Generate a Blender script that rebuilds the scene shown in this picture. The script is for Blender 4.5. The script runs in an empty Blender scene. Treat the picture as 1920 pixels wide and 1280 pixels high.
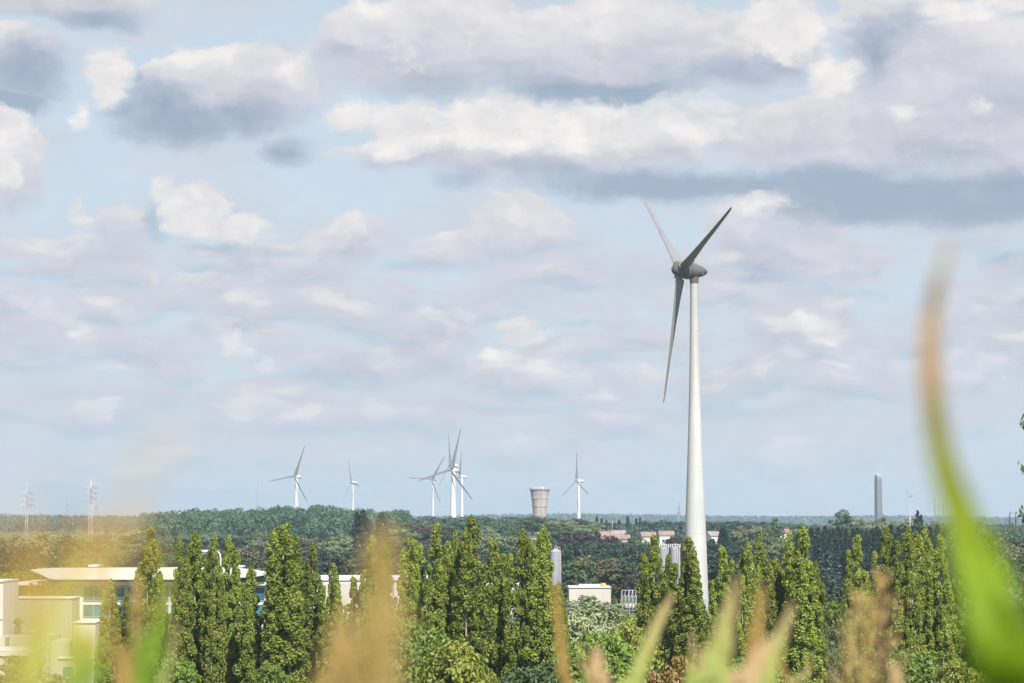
import bpy, math, random
import numpy as np
from mathutils import Vector, Matrix, Euler

# ------------------------------------------------------------------ camera, sky, sun, exposure
scene = bpy.context.scene
COL = scene.collection
FPX = 4533.0                      # focal length in pixels of the 1920 px wide photograph (85 mm)
EYE = 22.0
HOR = 980.0
PITCH = math.atan((HOR-640)/FPX)
cam_d = bpy.data.cameras.new('camera'); cam = bpy.data.objects.new('camera', cam_d); COL.objects.link(cam)
cam_d.lens = 85.0; cam_d.sensor_width = 36.0; cam_d.clip_start = 0.05; cam_d.clip_end = 40000
cam.location = (0, 0, EYE); cam.rotation_euler = (math.pi/2+PITCH, 0, 0)
cam_d.dof.use_dof = True; cam_d.dof.focus_distance = 450.0; cam_d.dof.aperture_fstop = 4.0
scene.camera = cam
scene.view_settings.view_transform = 'Standard'; scene.view_settings.look = 'None'
scene.view_settings.exposure = 1.0; scene.view_settings.gamma = 1.0
scene.render.engine = 'CYCLES'
scene.cycles.use_denoising = True
scene.cycles.max_bounces = 6; scene.cycles.diffuse_bounces = 3; scene.cycles.transmission_bounces = 3
scene.cycles.transparent_max_bounces = 8; scene.cycles.volume_bounces = 0
scene.cycles.caustics_reflective = False; scene.cycles.caustics_refractive = False

SUN_EL = math.radians(48); SUN_AZ = math.radians(160)     # azimuth clockwise from +Y (view direction)
sd = bpy.data.lights.new('sun', 'SUN'); sun = bpy.data.objects.new('sun', sd); COL.objects.link(sun)
sd.energy = 5.0; sd.angle = math.radians(0.5); sd.color = (1.0, 0.95, 0.88)
sdir = Vector((math.sin(SUN_AZ)*math.cos(SUN_EL), math.cos(SUN_AZ)*math.cos(SUN_EL), math.sin(SUN_EL)))
sun.rotation_euler = sdir.to_track_quat('Z', 'Y').to_euler(); sun.location = (0, -50, 120)

class NT:
    """tiny helper round a node tree"""
    def __init__(s, tree): s.t = tree; s.n = tree.nodes; s.l = tree.links
    def node(s, typ, **kw):
        n = s.n.new(typ)
        for k, v in kw.items(): setattr(n, k, v)
        return n
    def put(s, sock, v):
        if isinstance(v, bpy.types.NodeSocket): s.l.new(v, sock)
        elif v is not None: sock.default_value = v
    def math(s, op, a, b=None, c=None, clamp=False):
        n = s.node('ShaderNodeMath', operation=op, use_clamp=clamp)
        for i, v in enumerate((a, b, c)): s.put(n.inputs[i], v)
        return n.outputs[0]
    def vec(s, op, a, b=None, c=None):
        n = s.node('ShaderNodeVectorMath', operation=op)
        for i, v in enumerate((a, b, c)):
            if v is not None: s.put(n.inputs[i], v)
        return n.outputs['Value'] if op in ('LENGTH', 'DOT_PRODUCT') else n.outputs[0]
    def mix(s, f, a, b, mode='MIX'):
        n = s.node('ShaderNodeMix', data_type='RGBA', blend_type=mode)
        s.put(n.inputs[0], f); s.put(n.inputs[6], a); s.put(n.inputs[7], b)
        return n.outputs[2]
    def smooth(s, v, a, b, c=0.0, d=1.0):
        n = s.node('ShaderNodeMapRange', interpolation_type='SMOOTHSTEP')
        s.put(n.inputs[0], v)
        for i, q in enumerate((a, b, c, d)): s.put(n.inputs[i+1], q)
        return n.outputs[0]
    def noise(s, v, scale, detail=4.0, rough=0.5, out='Fac', dist=0.0):
        n = s.node('ShaderNodeTexNoise'); s.put(n.inputs['Vector'], v)
        n.inputs['Scale'].default_value = scale; n.inputs['Detail'].default_value = detail
        n.inputs['Roughness'].default_value = rough; n.inputs['Distortion'].default_value = dist
        return n.outputs[out]

# cloud banks by compass direction: (bearing, height, half width, half height), in thousandths*FPX of a radian
WHITE = [(205,150,60,75,.9),(150,225,30,50,.6),(15,255,50,60,.9),(10,330,45,60,.8),(375,105,90,32,.8),(560,125,60,50,.75),
 (650,215,60,45,.9),(760,240,110,75,1),(930,230,160,75,1),(1120,240,170,70,.95),(1290,225,130,70,.8),(1480,50,110,90,1),(1560,150,60,60,.9),
 (1800,25,120,40,.85),(1900,10,60,40,.9),(1700,215,60,30,.6),(1830,200,50,30,.5),(360,395,85,62,1),(450,430,75,42,.8),(300,365,50,40,.7),
 (110,475,100,26,.65),(155,415,40,60,.6),(270,525,24,28,.75),(150,612,40,34,.75),(165,640,35,18,.6),
 (985,620,55,34,1),(950,670,60,30,.9),(1010,640,50,26,.9),(800,592,52,26,.75),(845,618,40,26,.6),(1075,595,35,16,.5),
 (1500,640,58,46,1.05),(1560,655,50,40,.9),(1575,580,46,28,.8),(1525,600,36,28,.8),(1560,705,40,18,.6),(1380,690,52,26,.85),(1410,706,36,14,.7),
 (455,655,50,44,.6),(500,690,45,34,.55),(230,690,70,22,.6),(880,60,90,50,.45),(760,105,90,60,.5),(1440,385,80,42,.6),(640,425,60,46,.6),
 (950,400,70,36,.6),(1000,440,60,30,.45),(720,680,75,24,.5),(770,830,70,20,.45),(1880,640,80,30,.5),(1850,560,80,32,.5),(1880,720,90,22,.45),
 (1020,10,130,30,.5),(1120,40,60,40,.5),(60,745,60,14,.3),(700,0,60,30,.6)]
GREY = [(90,15,230,40,.8),(30,110,100,60,.6),(430,170,190,85,.85),(800,80,220,115,.9),(1130,90,330,100,.9),(1420,110,140,60,.8),(1690,70,130,110,.85),
 (1800,160,240,130,.8),(1600,270,330,90,.75),(1000,290,420,45,.7),(1850,300,180,90,.7),(60,330,50,90,.5),(20,370,70,50,.5),
 (560,500,150,55,.6),(650,450,90,60,.6),(370,540,90,36,.5),(130,480,170,40,.6),(230,440,60,60,.5),(980,430,130,75,.6),(860,470,120,50,.5),
 (1450,440,140,90,.7),(1550,500,130,50,.6),(1330,560,130,50,.4),(60,610,110,60,.45),(220,600,80,50,.4),(470,650,130,60,.45),
 (280,690,140,36,.45),(730,690,140,46,.5),(960,700,180,50,.5),(1200,720,260,40,.4),(1600,690,130,60,.5),(1530,750,200,50,.4),
 (1850,590,140,50,.5),(1860,700,170,60,.45),(850,630,120,50,.5),(600,780,260,30,.3),(1000,800,300,26,.3),(300,790,260,24,.3),(1600,810,260,30,.3),(1240,640,120,36,.35)]
DARK = [(60,140,80,70,.8),(20,200,90,34,1),(80,170,50,50,.6),(190,42,90,22,.7),(300,190,90,55,.8),(330,235,130,52,1),(440,225,110,45,.7),(230,215,50,30,.7),(250,155,30,22,.6),
 (550,280,60,32,.75),(640,95,50,22,.45),(1120,168,190,28,1.1),(1040,150,110,22,.5),(1470,108,66,36,.8),(1380,130,110,26,.6),(1640,90,70,75,.75),(1700,40,60,55,.5),
 (1150,338,240,26,.7),(1250,345,260,34,1),(1500,352,260,40,1),(1650,378,260,48,1.2),(1850,385,190,54,1.2),(1760,300,160,50,.5),(870,338,70,26,.5),(430,470,110,16,.7),(290,420,30,50,.5),
 (560,530,110,16,.4),(80,520,170,16,.4),(1400,520,150,34,.55),(1500,560,120,22,.4),(1580,600,38,22,.6),(1385,700,34,12,.3),(1890,510,60,34,.6),
 (460,630,34,18,.5),(700,620,80,22,.45),(800,645,90,24,.45),(1180,650,160,24,.4),(280,650,120,18,.35),(600,720,200,18,.35),(1700,645,150,24,.35),(960,560,160,24,.3),
 (60,690,120,16,.3),(1300,770,260,20,.35),(250,745,220,18,.35),(900,770,240,16,.35)]
SX, SY, SZ = 1.0, 1.0, 1.0
world = bpy.data.worlds.new('World'); scene.world = world; world.use_nodes = True
W = NT(world.node_tree); W.n.clear()
wout = W.node('ShaderNodeOutputWorld'); wbg = W.node('ShaderNodeBackground'); W.l.new(wbg.outputs[0], wout.inputs[0])
sky = W.node('ShaderNodeTexSky', sky_type='NISHITA', sun_disc=False, sun_elevation=SUN_EL, sun_rotation=SUN_AZ, air_density=1.0, dust_density=1.5, ozone_density=1.5)
BGS = 0.1
wbg.inputs[1].default_value = BGS
tc = W.node('ShaderNodeTexCoord'); sep = W.node('ShaderNodeSeparateXYZ'); W.l.new(tc.outputs['Generated'], sep.inputs[0])
dx, dy, dz = sep.outputs
az = W.math('ARCTAN2', dx, dy)
hl = W.math('SQRT', W.math('ADD', W.math('MULTIPLY', dx, dx), W.math('MULTIPLY', dy, dy)))
u = W.math('MULTIPLY_ADD', az, FPX, 960.0)
v = W.math('MULTIPLY_ADD', W.math('DIVIDE', dz, W.math('MAXIMUM', hl, 0.02)), -FPX, HOR)
cmb = W.node('ShaderNodeCombineXYZ'); W.l.new(u, cmb.inputs[0]); W.l.new(v, cmb.inputs[1]); P = cmb.outputs[0]
# billowing warp
def warp(p, sc, amp, det, seed, ysq=1.6):
    q = W.vec('MULTIPLY_ADD', p, (sc, sc*ysq, 0), (seed, seed*.7, seed*.3))
    n = W.noise(q, 1.0, det, 0.58, 'Color')
    return W.vec('MULTIPLY_ADD', W.vec('SUBTRACT', n, (0.5, 0.5, 0.5)), (amp, amp*.62, 0), p)
P1 = warp(P, 1/190., 120., 8.0, 3.1)
P1 = warp(P1, 1/44., 34., 6.0, 9.7, 1.2)
def field(blobs, p, inner, outer, shade=False):
    acc = None; sw = None; sy = None
    for (cx, cy, rx, ry, s) in blobs:
        q = W.vec('MULTIPLY_ADD', p, (1/rx, 1/ry, 0), (-cx/rx, -cy/ry, 0))
        d = W.smooth(W.vec('LENGTH', q), inner, outer, s, 0.0)
        acc = d if acc is None else W.math('MAXIMUM', acc, d)
        if shade:
            y_ = W.vec('DOT_PRODUCT', q, (0.12, 1, 0)); d2 = W.math('MULTIPLY', d, d)
            sy = W.math('MULTIPLY', y_, d2) if sy is None else W.math('MULTIPLY_ADD', y_, d2, sy)
            sw = d2 if sw is None else W.math('ADD', sw, d2)
    return (acc, W.math('DIVIDE', sy, W.math('ADD', sw, .05))) if shade else acc
fW = field(WHITE, P1, 0.0, 1.5)
fG, gy = field(GREY, P1, 0.3, 1.45, True)
fD = field(DARK, P1, 0.0, 1.5)
q0 = W.vec('MULTIPLY', P, (1/260., 1/95., 0)); n_lo = W.noise(q0, 1.0, 5.0, 0.55)
def relief(sc, off, det):
    qa = W.vec('MULTIPLY', P1, (1/sc, 1/(sc*.75), 0)); qb = W.vec('ADD', qa, (off[0]/sc, off[1]/sc, 0))
    na = W.noise(qa, 1.0, det, 0.55); return na, W.math('SUBTRACT', na, W.noise(qb, 1.0, det, 0.55))
n_hi, r1 = relief(60., (8, -18), 6.0)
n_m, r2 = relief(150., (20, -50), 4.0)
n_f = W.noise(W.vec('MULTIPLY', P1, (1/22., 1/15., 0)), 1.0, 4.0, 0.6)
def S(c, k=0.492): return (c[0]*k/BGS, c[1]*k/BGS, c[2]*k/BGS, 1)
veil = S((.60, .69, .775)); lav = S((.655, .67, .74)); dark = S((.36, .44, .56)); white = S((.87, .835, .82)); mid = S((.675, .665, .725)); dark_s = S((.50, .585, .69))
base = W.mix(0.85, sky.outputs[0], veil)
hz_t = W.smooth(v, 740.0, 985.0)                                     # milky air low over the land
base = W.mix(W.smooth(n_lo, .36, .70, 0., .8), base, lav)
topf = W.smooth(gy, -.5, .5)                                         # 0 at a cloud's top, 1 at its base
cv = W.math('MULTIPLY_ADD', W.math('ADD', n_hi, n_m), .5, fG)
cn = W.node('ShaderNodeMapRange', interpolation_type='SMOOTHSTEP'); W.l.new(cv, cn.inputs[0]); W.put(cn.inputs[1], .70)
W.l.new(W.math('MULTIPLY_ADD', topf, .36, .84), cn.inputs[2]); cn.inputs[3].default_value = 0; cn.inputs[4].default_value = .94; cov = cn.outputs[0]
gt = W.math('ADD', gy, W.math('MULTIPLY_ADD', n_m, 1.6, -.8))
body = W.mix(W.smooth(gt, -.75, .05), S((.83, .80, .80)), mid)
body = W.mix(W.smooth(gt, .0, .85, 0., .9), body, S((.43, .495, .605)))
c = W.mix(cov, base, body)
c = W.mix(W.smooth(W.math('MULTIPLY_ADD', W.math('ADD', n_f, n_m), .35, fD), .38, 1.20, 0., .94), c, dark)
wn = W.math('ADD', W.math('MULTIPLY', n_hi, .7), W.math('MULTIPLY', n_f, .45))
wcov = W.smooth(W.math('MULTIPLY_ADD', wn, .95, fW), .84, 1.24, 0., .97)
c = W.mix(wcov, c, white)
qs = W.vec('MULTIPLY_ADD', P1, (1/205., 1/68., 0), (4.2, 1.3, 0)); n_s = W.noise(qs, 1.0, 4.0, .5)
n_s2 = W.noise(W.vec('ADD', qs, (0, -.42, 0)), 1.0, 4.0, .5)
low = W.smooth(v, 395., 520.)
c = W.mix(W.math('MULTIPLY', W.smooth(n_s2, .47, .62, 0., .7), low), c, dark_s)
c = W.mix(W.math('MULTIPLY', W.smooth(n_s, .42, .58, 0., .85), low), c, mid)
c = W.mix(W.math('MULTIPLY', W.smooth(n_s, .57, .70, 0., .75), low), c, white)
allc = W.math('MAXIMUM', cov, wcov)
rel = W.math('MULTIPLY', W.math('ADD', W.math('MULTIPLY', r1, .26), W.math('MULTIPLY', r2, .55)), W.math('MULTIPLY_ADD', allc, .9, .12))
rf_ = W.math('ADD', rel, 1.0)
rc = W.node('ShaderNodeCombineXYZ'); W.l.new(W.math('POWER', rf_, 1.15), rc.inputs[0]); W.l.new(rf_, rc.inputs[1]); W.l.new(W.math('POWER', rf_, .8), rc.inputs[2])
c = W.vec('MULTIPLY', c, rc.outputs[0])
c = W.mix(W.math('MULTIPLY', hz_t, .62), c, S((.75, .795, .83)))
W.l.new(c, wbg.inputs[0])

# ------------------------------------------------------------------ helpers
rng = np.random.default_rng(11); random.seed(7)
def at(px, py, d):
    """world point at depth d along +Y seen at photograph pixel (px, py)"""
    x = (px-960)/FPX; y = -(py-640)/FPX
    f = math.cos(PITCH) - y*math.sin(PITCH); k = d/f
    return Vector((x*k, d, EYE + (math.sin(PITCH)+y*math.cos(PITCH))*k))
def sstep(a, b, x):
    t = np.clip((x-a)/(b-a), 0, 1); return t*t*(3-2*t)
def hgt(x, y):
    """ground height"""
    x = np.asarray(x, float); y = np.asarray(y, float)
    r = np.hypot(x, y)
    h = 20.4*(1-sstep(5, 95, r)) + 0*x
    h = h + 11*sstep(650, 1400, y)
    bx = x/np.maximum(y, 1)
    h = h + 5.5*np.exp(-((y-1560)/260.)**2)*np.exp(-np.abs((bx+0.085)/0.085)**2.4)
    h = h + sstep(1150, 1350, y)*(1-sstep(1900, 2300, y))*(1.3*np.sin(x*.041+1)+1.0*np.sin(x*.093+.5)+.8*np.sin(x*.021+2))
    # left blue hill
    h = h + 9*np.exp(-((y-3600)/700.)**2)*(1-sstep(-0.13, -0.05, bx))
    far = sstep(4500, 7600, y)*(1-sstep(8600, 11000, y))
    h = h + far*(17 + 4*np.sin(bx*19+1.) + 2.5*np.sin(bx*47+.4) + 6*np.exp(-((bx+0.2)/.07)**2))
    return h
def gz(x, y): return float(hgt(x, y))

class MB:
    def __init__(s): s.v = []; s.f = []; s.sm = []
    def add(s, vs, fs, smooth=False):
        o = len(s.v); s.v += [tuple(p) for p in vs]; s.f += [tuple(o+i for i in f) for f in fs]; s.sm += [smooth]*len(fs)
    def box(s, x0, x1, y0, y1, z0, z1):
        s.add([(x0,y0,z0),(x1,y0,z0),(x1,y1,z0),(x0,y1,z0),(x0,y0,z1),(x1,y0,z1),(x1,y1,z1),(x0,y1,z1)],
              [(0,3,2,1),(4,5,6,7),(0,1,5,4),(1,2,6,5),(2,3,7,6),(3,0,4,7)])
    def lathe(s, prof, n=24, axis='Z', o=(0,0,0), smooth=True, cap=True):
        vs = []
        for (t, r) in prof:
            for k in range(n):
                a = 2*math.pi*k/n; c, q = r*math.cos(a), r*math.sin(a)
                vs.append((o[0]+c, o[1]+q, o[2]+t) if axis == 'Z' else (o[0]+t, o[1]+c, o[2]+q))
        fs = []
        for i in range(len(prof)-1):
            for k in range(n):
                a, b = i*n+k, i*n+(k+1) % n
                fs.append((a, b, b+n, a+n) if axis == 'Z' else (a, b, b+n, a+n))
        s.add(vs, fs, smooth)
        if cap:
            m = len(prof)-1
            s.add([vs[k] for k in range(n)], [tuple(range(n))[::-1]]); s.add([vs[m*n+k] for k in range(n)], [tuple(range(n))])
    def tube(s, pts, rad, n=6, smooth=True):
        pts = [Vector(p) for p in pts]
        if not hasattr(rad, '__len__'): rad = [rad]*len(pts)
        vs = []
        for i, p in enumerate(pts):
            t = (pts[min(i+1, len(pts)-1)]-pts[max(i-1, 0)]).normalized()
            a = t.cross(Vector((0.13, 0.97, 0.21)) if abs(t.y) < .9 else Vector((1, 0, 0))).normalized(); b = t.cross(a)
            for k in range(n):
                w = 2*math.pi*k/n; vs.append(p + (a*math.cos(w)+b*math.sin(w))*rad[i])
        fs = [(i*n+k, i*n+(k+1) % n, (i+1)*n+(k+1) % n, (i+1)*n+k) for i in range(len(pts)-1) for k in range(n)]
        fs += [tuple(range(n))[::-1], tuple((len(pts)-1)*n+k for k in range(n))]
        s.add(vs, fs, smooth)
    def build(s, name, mat, parent=None, loc=None):
        me = bpy.data.meshes.new(name); me.from_pydata(s.v, [], s.f); me.update()
        me.polygons.foreach_set('use_smooth', s.sm)
        me.materials.append(mat)
        o = bpy.data.objects.new(name, me); COL.objects.link(o)
        if parent: o.parent = parent
        if loc is not None: o.location = loc
        return o

def tag(o, label=None, cat=None, group=None, kind=None):
    if label: o['label'] = label
    if cat: o['category'] = cat
    if group: o['group'] = group
    if kind: o['kind'] = kind
    return o
def empty(name, loc, rz=0.0, label=None, cat=None, group=None):
    o = bpy.data.objects.new(name, None); COL.objects.link(o); o.location = loc; o.rotation_euler = (0, 0, rz)
    o.empty_display_size = 1.0
    return tag(o, label, cat, group)
def copy_tree(root, loc, rz=0., scale=(1, 1, 1), label=None, group=None):
    r = root.copy(); COL.objects.link(r); r.location = loc; r.rotation_euler = (0, 0, rz); r.scale = scale
    if label: r['label'] = label
    if group: r['group'] = group
    elif 'group' in r: del r['group']
    for ch in list(root.children):
        c = ch.copy(); COL.objects.link(c); c.parent = r
        for g in list(ch.children):
            d = g.copy(); COL.objects.link(d); d.parent = c
    return r

# ------------------------------------------------------------------ materials
def mat(name):
    m = bpy.data.materials.new(name); m.use_nodes = True
    N = NT(m.node_tree); N.n.clear(); out = N.node('ShaderNodeOutputMaterial')
    return m, N, out
def plain(name, col, rough=0.7, var=0.12, scale=0.6, metal=0.0, streak=False, var_col=None):
    m, N, out = mat(name)
    b = N.node('ShaderNodeBsdfPrincipled'); N.l.new(b.outputs[0], out.inputs[0])
    t = N.node('ShaderNodeTexCoord'); vsock = t.outputs['Object']
    if streak: vsock = N.vec('MULTIPLY', vsock, (1.0, 1.0, 0.12))
    n = N.noise(vsock, scale, 5.0, 0.6)
    c2 = var_col or tuple(x*(1-2.2*var) for x in col)
    N.l.new(N.mix(N.smooth(n, .35, .72), (*col, 1), (*c2, 1)), b.inputs['Base Color'])
    b.inputs['Roughness'].default_value = rough; b.inputs['Metallic'].default_value = metal
    return m
def leafmat(name, a, b, trans=0.30, hue=0.02, rough=0.55, own=.40):
    """foliage: colour runs from a to b with each leaf's own tint and each tree's own chance"""
    m, N, out = mat(name)
    at_ = N.node('ShaderNodeAttribute', attribute_name='tint')
    oi = N.node('ShaderNodeObjectInfo')
    f = N.math('ADD', N.math('MULTIPLY', at_.outputs['Fac'], 1-own), N.math('MULTIPLY', oi.outputs['Random'], own))
    col = N.mix(f, (*a, 1), (*b, 1))
    hs = N.node('ShaderNodeHueSaturation'); N.l.new(col, hs.inputs['Color'])
    N.l.new(N.math('MULTIPLY_ADD', oi.outputs['Random'], hue, .5-hue/2), hs.inputs['Hue'])
    p = N.node('ShaderNodeBsdfPrincipled'); p.inputs['Roughness'].default_value = rough; p.inputs['Specular IOR Level'].default_value = .35
    tr = N.node('ShaderNodeBsdfTranslucent'); N.l.new(hs.outputs[0], p.inputs['Base Color'])
    tcol = N.mix(1.0, hs.outputs[0], (1.15, 1.25, .55, 1), 'MULTIPLY'); N.l.new(tcol, tr.inputs[0])
    mx = N.node('ShaderNodeMixShader'); mx.inputs[0].default_value = trans
    N.l.new(p.outputs[0], mx.inputs[1]); N.l.new(tr.outputs[0], mx.inputs[2]); N.l.new(mx.outputs[0], out.inputs[0])
    return m

M = {}
def towermat():
    m, N, out = mat('tower_concrete'); b = N.node('ShaderNodeBsdfPrincipled'); N.l.new(b.outputs[0], out.inputs[0])
    t = N.node('ShaderNodeTexCoord'); sp = N.node('ShaderNodeSeparateXYZ'); N.l.new(t.outputs['Object'], sp.inputs[0])
    n = N.noise(N.vec('MULTIPLY', t.outputs['Object'], (1., 1., .06)), .9, 5., .6); n2 = N.noise(t.outputs['Object'], .25, 3.)
    ring = N.math('FLOOR', N.math('DIVIDE', sp.outputs[2], 3.85)); wn_ = N.node('ShaderNodeTexWhiteNoise', noise_dimensions='1D'); N.l.new(ring, wn_.inputs['W'])
    joint = N.math('LESS_THAN', N.math('FRACT', N.math('DIVIDE', sp.outputs[2], 3.85)), .03)
    c_ = N.mix(N.smooth(n, .38, .7, 0., .55), (.40,.40,.40,1), (.30,.295,.29,1))
    c_ = N.mix(N.math('MULTIPLY', wn_.outputs['Value'], .22), c_, (.29,.288,.285,1))
    c_ = N.mix(N.smooth(sp.outputs[2], 55., 82., 0., .5), c_, (.24,.238,.245,1))  # upper tower greyed: cloud shade painted into the concrete colour
    N.l.new(N.mix(N.math('MULTIPLY', joint, .35), c_, (.22,.21,.2,1)), b.inputs['Base Color']); b.inputs['Roughness'].default_value = .65
    return m
M['concrete_tower'] = towermat()
M['grey_paint'] = plain('nacelle_paint', (.085,.082,.085), .42, .06, .3)
M['blade_paint'] = plain('blade_paint', (.17,.17,.18), .4, .06, .2)
M['white_paint'] = plain('turbine_white', (.52,.52,.54), .45, .04, .1)
M['farblade'] = plain('turbine_blade_grey', (.14,.145,.16), .5, .04, .1)
M['bark'] = plain('poplar_bark', (.27,.24,.18), .9, .2, 1.5)
M['darkbark'] = plain('dark_bark', (.09,.07,.05), .9, .2, 1.5)
M['whitebark'] = plain('birch_bark', (.6,.56,.5), .8, .25, 2.)
M['cream'] = plain('cream_wall', (.40,.375,.34), .8, .06, .3, streak=True)
M['whitewall'] = plain('white_wall', (.52,.51,.50), .8, .05, .3, streak=True)
M['roofwhite'] = plain('white_roof_sheet', (.50,.485,.465), .6, .04, .2)
M['bluewhite'] = plain('grey_white_trim', (.5,.52,.58), .6, .05, .3)
M['redroof'] = plain('red_tile_roof', (.23,.155,.13), .8, .15, .4)
M['greyroof'] = plain('slate_roof', (.22,.21,.23), .7, .12, .4)
M['silo'] = plain('silo_metal', (.26,.26,.285), .5, .1, .4, streak=True)
M['steel'] = plain('galvanised_steel', (.30,.31,.34), .5, .1, .5)
M['darksteel'] = plain('dark_steel', (.08,.085,.10), .5, .1, .5)
M['amber'] = plain('amber_cladding', (.42,.27,.08), .6, .08, .5)
M['rust'] = plain('rust_red', (.10,.06,.045), .8, .2, 1.)
M['stone'] = plain('chimney_concrete', (.12,.115,.13), .8, .12, .06, streak=True)
M['wtower'] = plain('water_tower_concrete', (.36,.32,.295), .85, .10, .45, streak=True, var_col=(.22,.195,.185))
M['wtop'] = plain('water_tower_rim', (.20,.17,.17), .85, .15, .12)
def glassmat():
    m, N, out = mat('teal_glass'); b = N.node('ShaderNodeBsdfPrincipled'); N.l.new(b.outputs[0], out.inputs[0])
    t = N.node('ShaderNodeTexCoord')
    br = N.node('ShaderNodeTexBrick'); N.l.new(N.vec('MULTIPLY', t.outputs['Object'], (1, 1, 1)), br.inputs['Vector'])
    n = N.noise(t.outputs['Object'], .25, 3.)
    N.l.new(N.mix(N.smooth(n, .4, .6), (.03,.10,.12,1), (.06,.20,.24,1)), b.inputs['Base Color'])
    b.inputs['Roughness'].default_value = .08; b.inputs['Metallic'].default_value = .2
    N.n.remove(br)
    return m
M['glass'] = glassmat()
def corrugated():
    m, N, out = mat('corrugated_sheet'); b = N.node('ShaderNodeBsdfPrincipled'); N.l.new(b.outputs[0], out.inputs[0])
    t = N.node('ShaderNodeTexCoord')
    n = N.noise(N.vec('MULTIPLY', t.outputs['Object'], (1., 1., .1)), .8, 4.)
    N.l.new(N.mix(n, (.36,.345,.32,1), (.30,.29,.275,1)), b.inputs['Base Color']); b.inputs['Roughness'].default_value = .5
    return m
M['corr'] = corrugated()
def banded():
    m, N, out = mat('red_white_mast_paint'); b = N.node('ShaderNodeBsdfPrincipled'); N.l.new(b.outputs[0], out.inputs[0])
    t = N.node('ShaderNodeTexCoord'); s_ = N.node('ShaderNodeSeparateXYZ'); N.l.new(t.outputs['Object'], s_.inputs[0])
    k = N.math('LESS_THAN', N.math('FRACT', N.math('DIVIDE', s_.outputs[2], 22.)), .5)
    N.l.new(N.mix(k, (.46,.46,.50,1), (.42,.26,.29,1)), b.inputs['Base Color']); b.inputs['Roughness'].default_value = .6
    return m
M['banded'] = banded()

# ------------------------------------------------------------------ ground: one sheet out to the horizon
def groundmat():
    m, N, out = mat('meadow_ground'); b = N.node('ShaderNodeBsdfPrincipled'); N.l.new(b.outputs[0], out.inputs[0])
    g = N.node('ShaderNodeNewGeometry'); p = g.outputs['Position']
    sp = N.node('ShaderNodeSeparateXYZ'); N.l.new(p, sp.inputs[0])
    n1 = N.noise(p, .006, 5., .6); n2 = N.noise(p, .05, 6., .65); n3 = N.noise(p, .4, 4.)
    grass = N.mix(n3, (.045,.065,.02,1), (.09,.11,.035,1))
    grass = N.mix(N.smooth(n2, .5, .7), grass, (.17,.15,.07,1))
    field = N.mix(n2, (.30,.24,.13,1), (.20,.19,.08,1))
    near = N.mix(N.smooth(n1, .56, .62), grass, field)
    forest = N.mix(N.smooth(N.noise(p, .03, 8., .75), .35, .68), (.012,.028,.018,1), (.045,.075,.035,1))
    far = N.smooth(sp.outputs[1], 3000., 3300.)
    N.l.new(N.mix(far, near, forest), b.inputs['Base Color']); b.inputs['Roughness'].default_value = .95
    b.inputs['Specular IOR Level'].default_value = .1
    return m
ys = np.concatenate([-np.geomspace(9000, 120, 26), np.arange(-110, 131, 6), np.geomspace(140, 2600, 90), np.linspace(2640, 9000, 160), np.linspace(9200, 12000, 14)])
nx = 241
a = np.linspace(-1, 1, nx)
gxs = np.sign(a)*(np.abs(a)**1.0)
verts = []
for y in ys:
    half = 130 + max(abs(y)-60, 0)*0.75
    xs = half*np.sign(a)*np.abs(a)**1.3
    if abs(y) >= 2000:
        pass
    z = hgt(xs, np.full(nx, y))
    if y > 2600:
        z = z + (rng.random(nx)-.5)*np.where(y > 4500, 4.0, 3.0)
    verts.append(np.stack([xs, np.full(nx, y), z], 1))
V = np.concatenate(verts); ny = len(ys)
F = [(j*nx+i, j*nx+i+1, (j+1)*nx+i+1, (j+1)*nx+i) for j in range(ny-1) for i in range(nx-1)]
me = bpy.data.meshes.new('ground'); me.from_pydata(V.tolist(), [], F); me.materials.append(groundmat())
me.polygons.foreach_set('use_smooth', [True]*len(F))
ground = bpy.data.objects.new('ground', me); COL.objects.link(ground); tag(ground, kind='structure')

# ------------------------------------------------------------------ foliage meshes
def leaf_mesh(name, C, Nn, size, tint, mats, aspect=1.5):
    """C (n,3) leaf centres, Nn outward directions; one diamond leaf each"""
    n = len(C)
    Nn = Nn/np.maximum(np.linalg.norm(Nn, axis=1, keepdims=True), 1e-6)
    r = rng.normal(size=(n, 3)); t = np.cross(Nn, r); t /= np.maximum(np.linalg.norm(t, axis=1, keepdims=True), 1e-6)
    b = np.cross(Nn, t)
    s = (size*(.6+.8*rng.random(n)))[:, None] if np.ndim(size) else size*(.6+.8*rng.random(n))[:, None]
    vs = np.stack([C+t*s*aspect*.5, C+b*s*.42+Nn*s*.08, C-t*s*aspect*.5, C-b*s*.42+Nn*s*.08], 1).reshape(-1, 3)
    me = bpy.data.meshes.new(name)
    me.vertices.add(4*n); me.vertices.foreach_set('co', vs.astype(np.float32).ravel())
    me.loops.add(4*n); me.loops.foreach_set('vertex_index', np.arange(4*n, dtype=np.int32))
    me.polygons.add(n); me.polygons.foreach_set('loop_start', (np.arange(n)*4).astype(np.int32))
    me.polygons.foreach_set('loop_total', np.full(n, 4, np.int32))
    at_ = me.attributes.new('tint', 'FLOAT', 'FACE'); at_.data.foreach_set('value', np.clip(tint, 0, 1).astype(np.float32))
    me.update(); me.validate()
    me.materials.append(mats)
    return me
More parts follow.
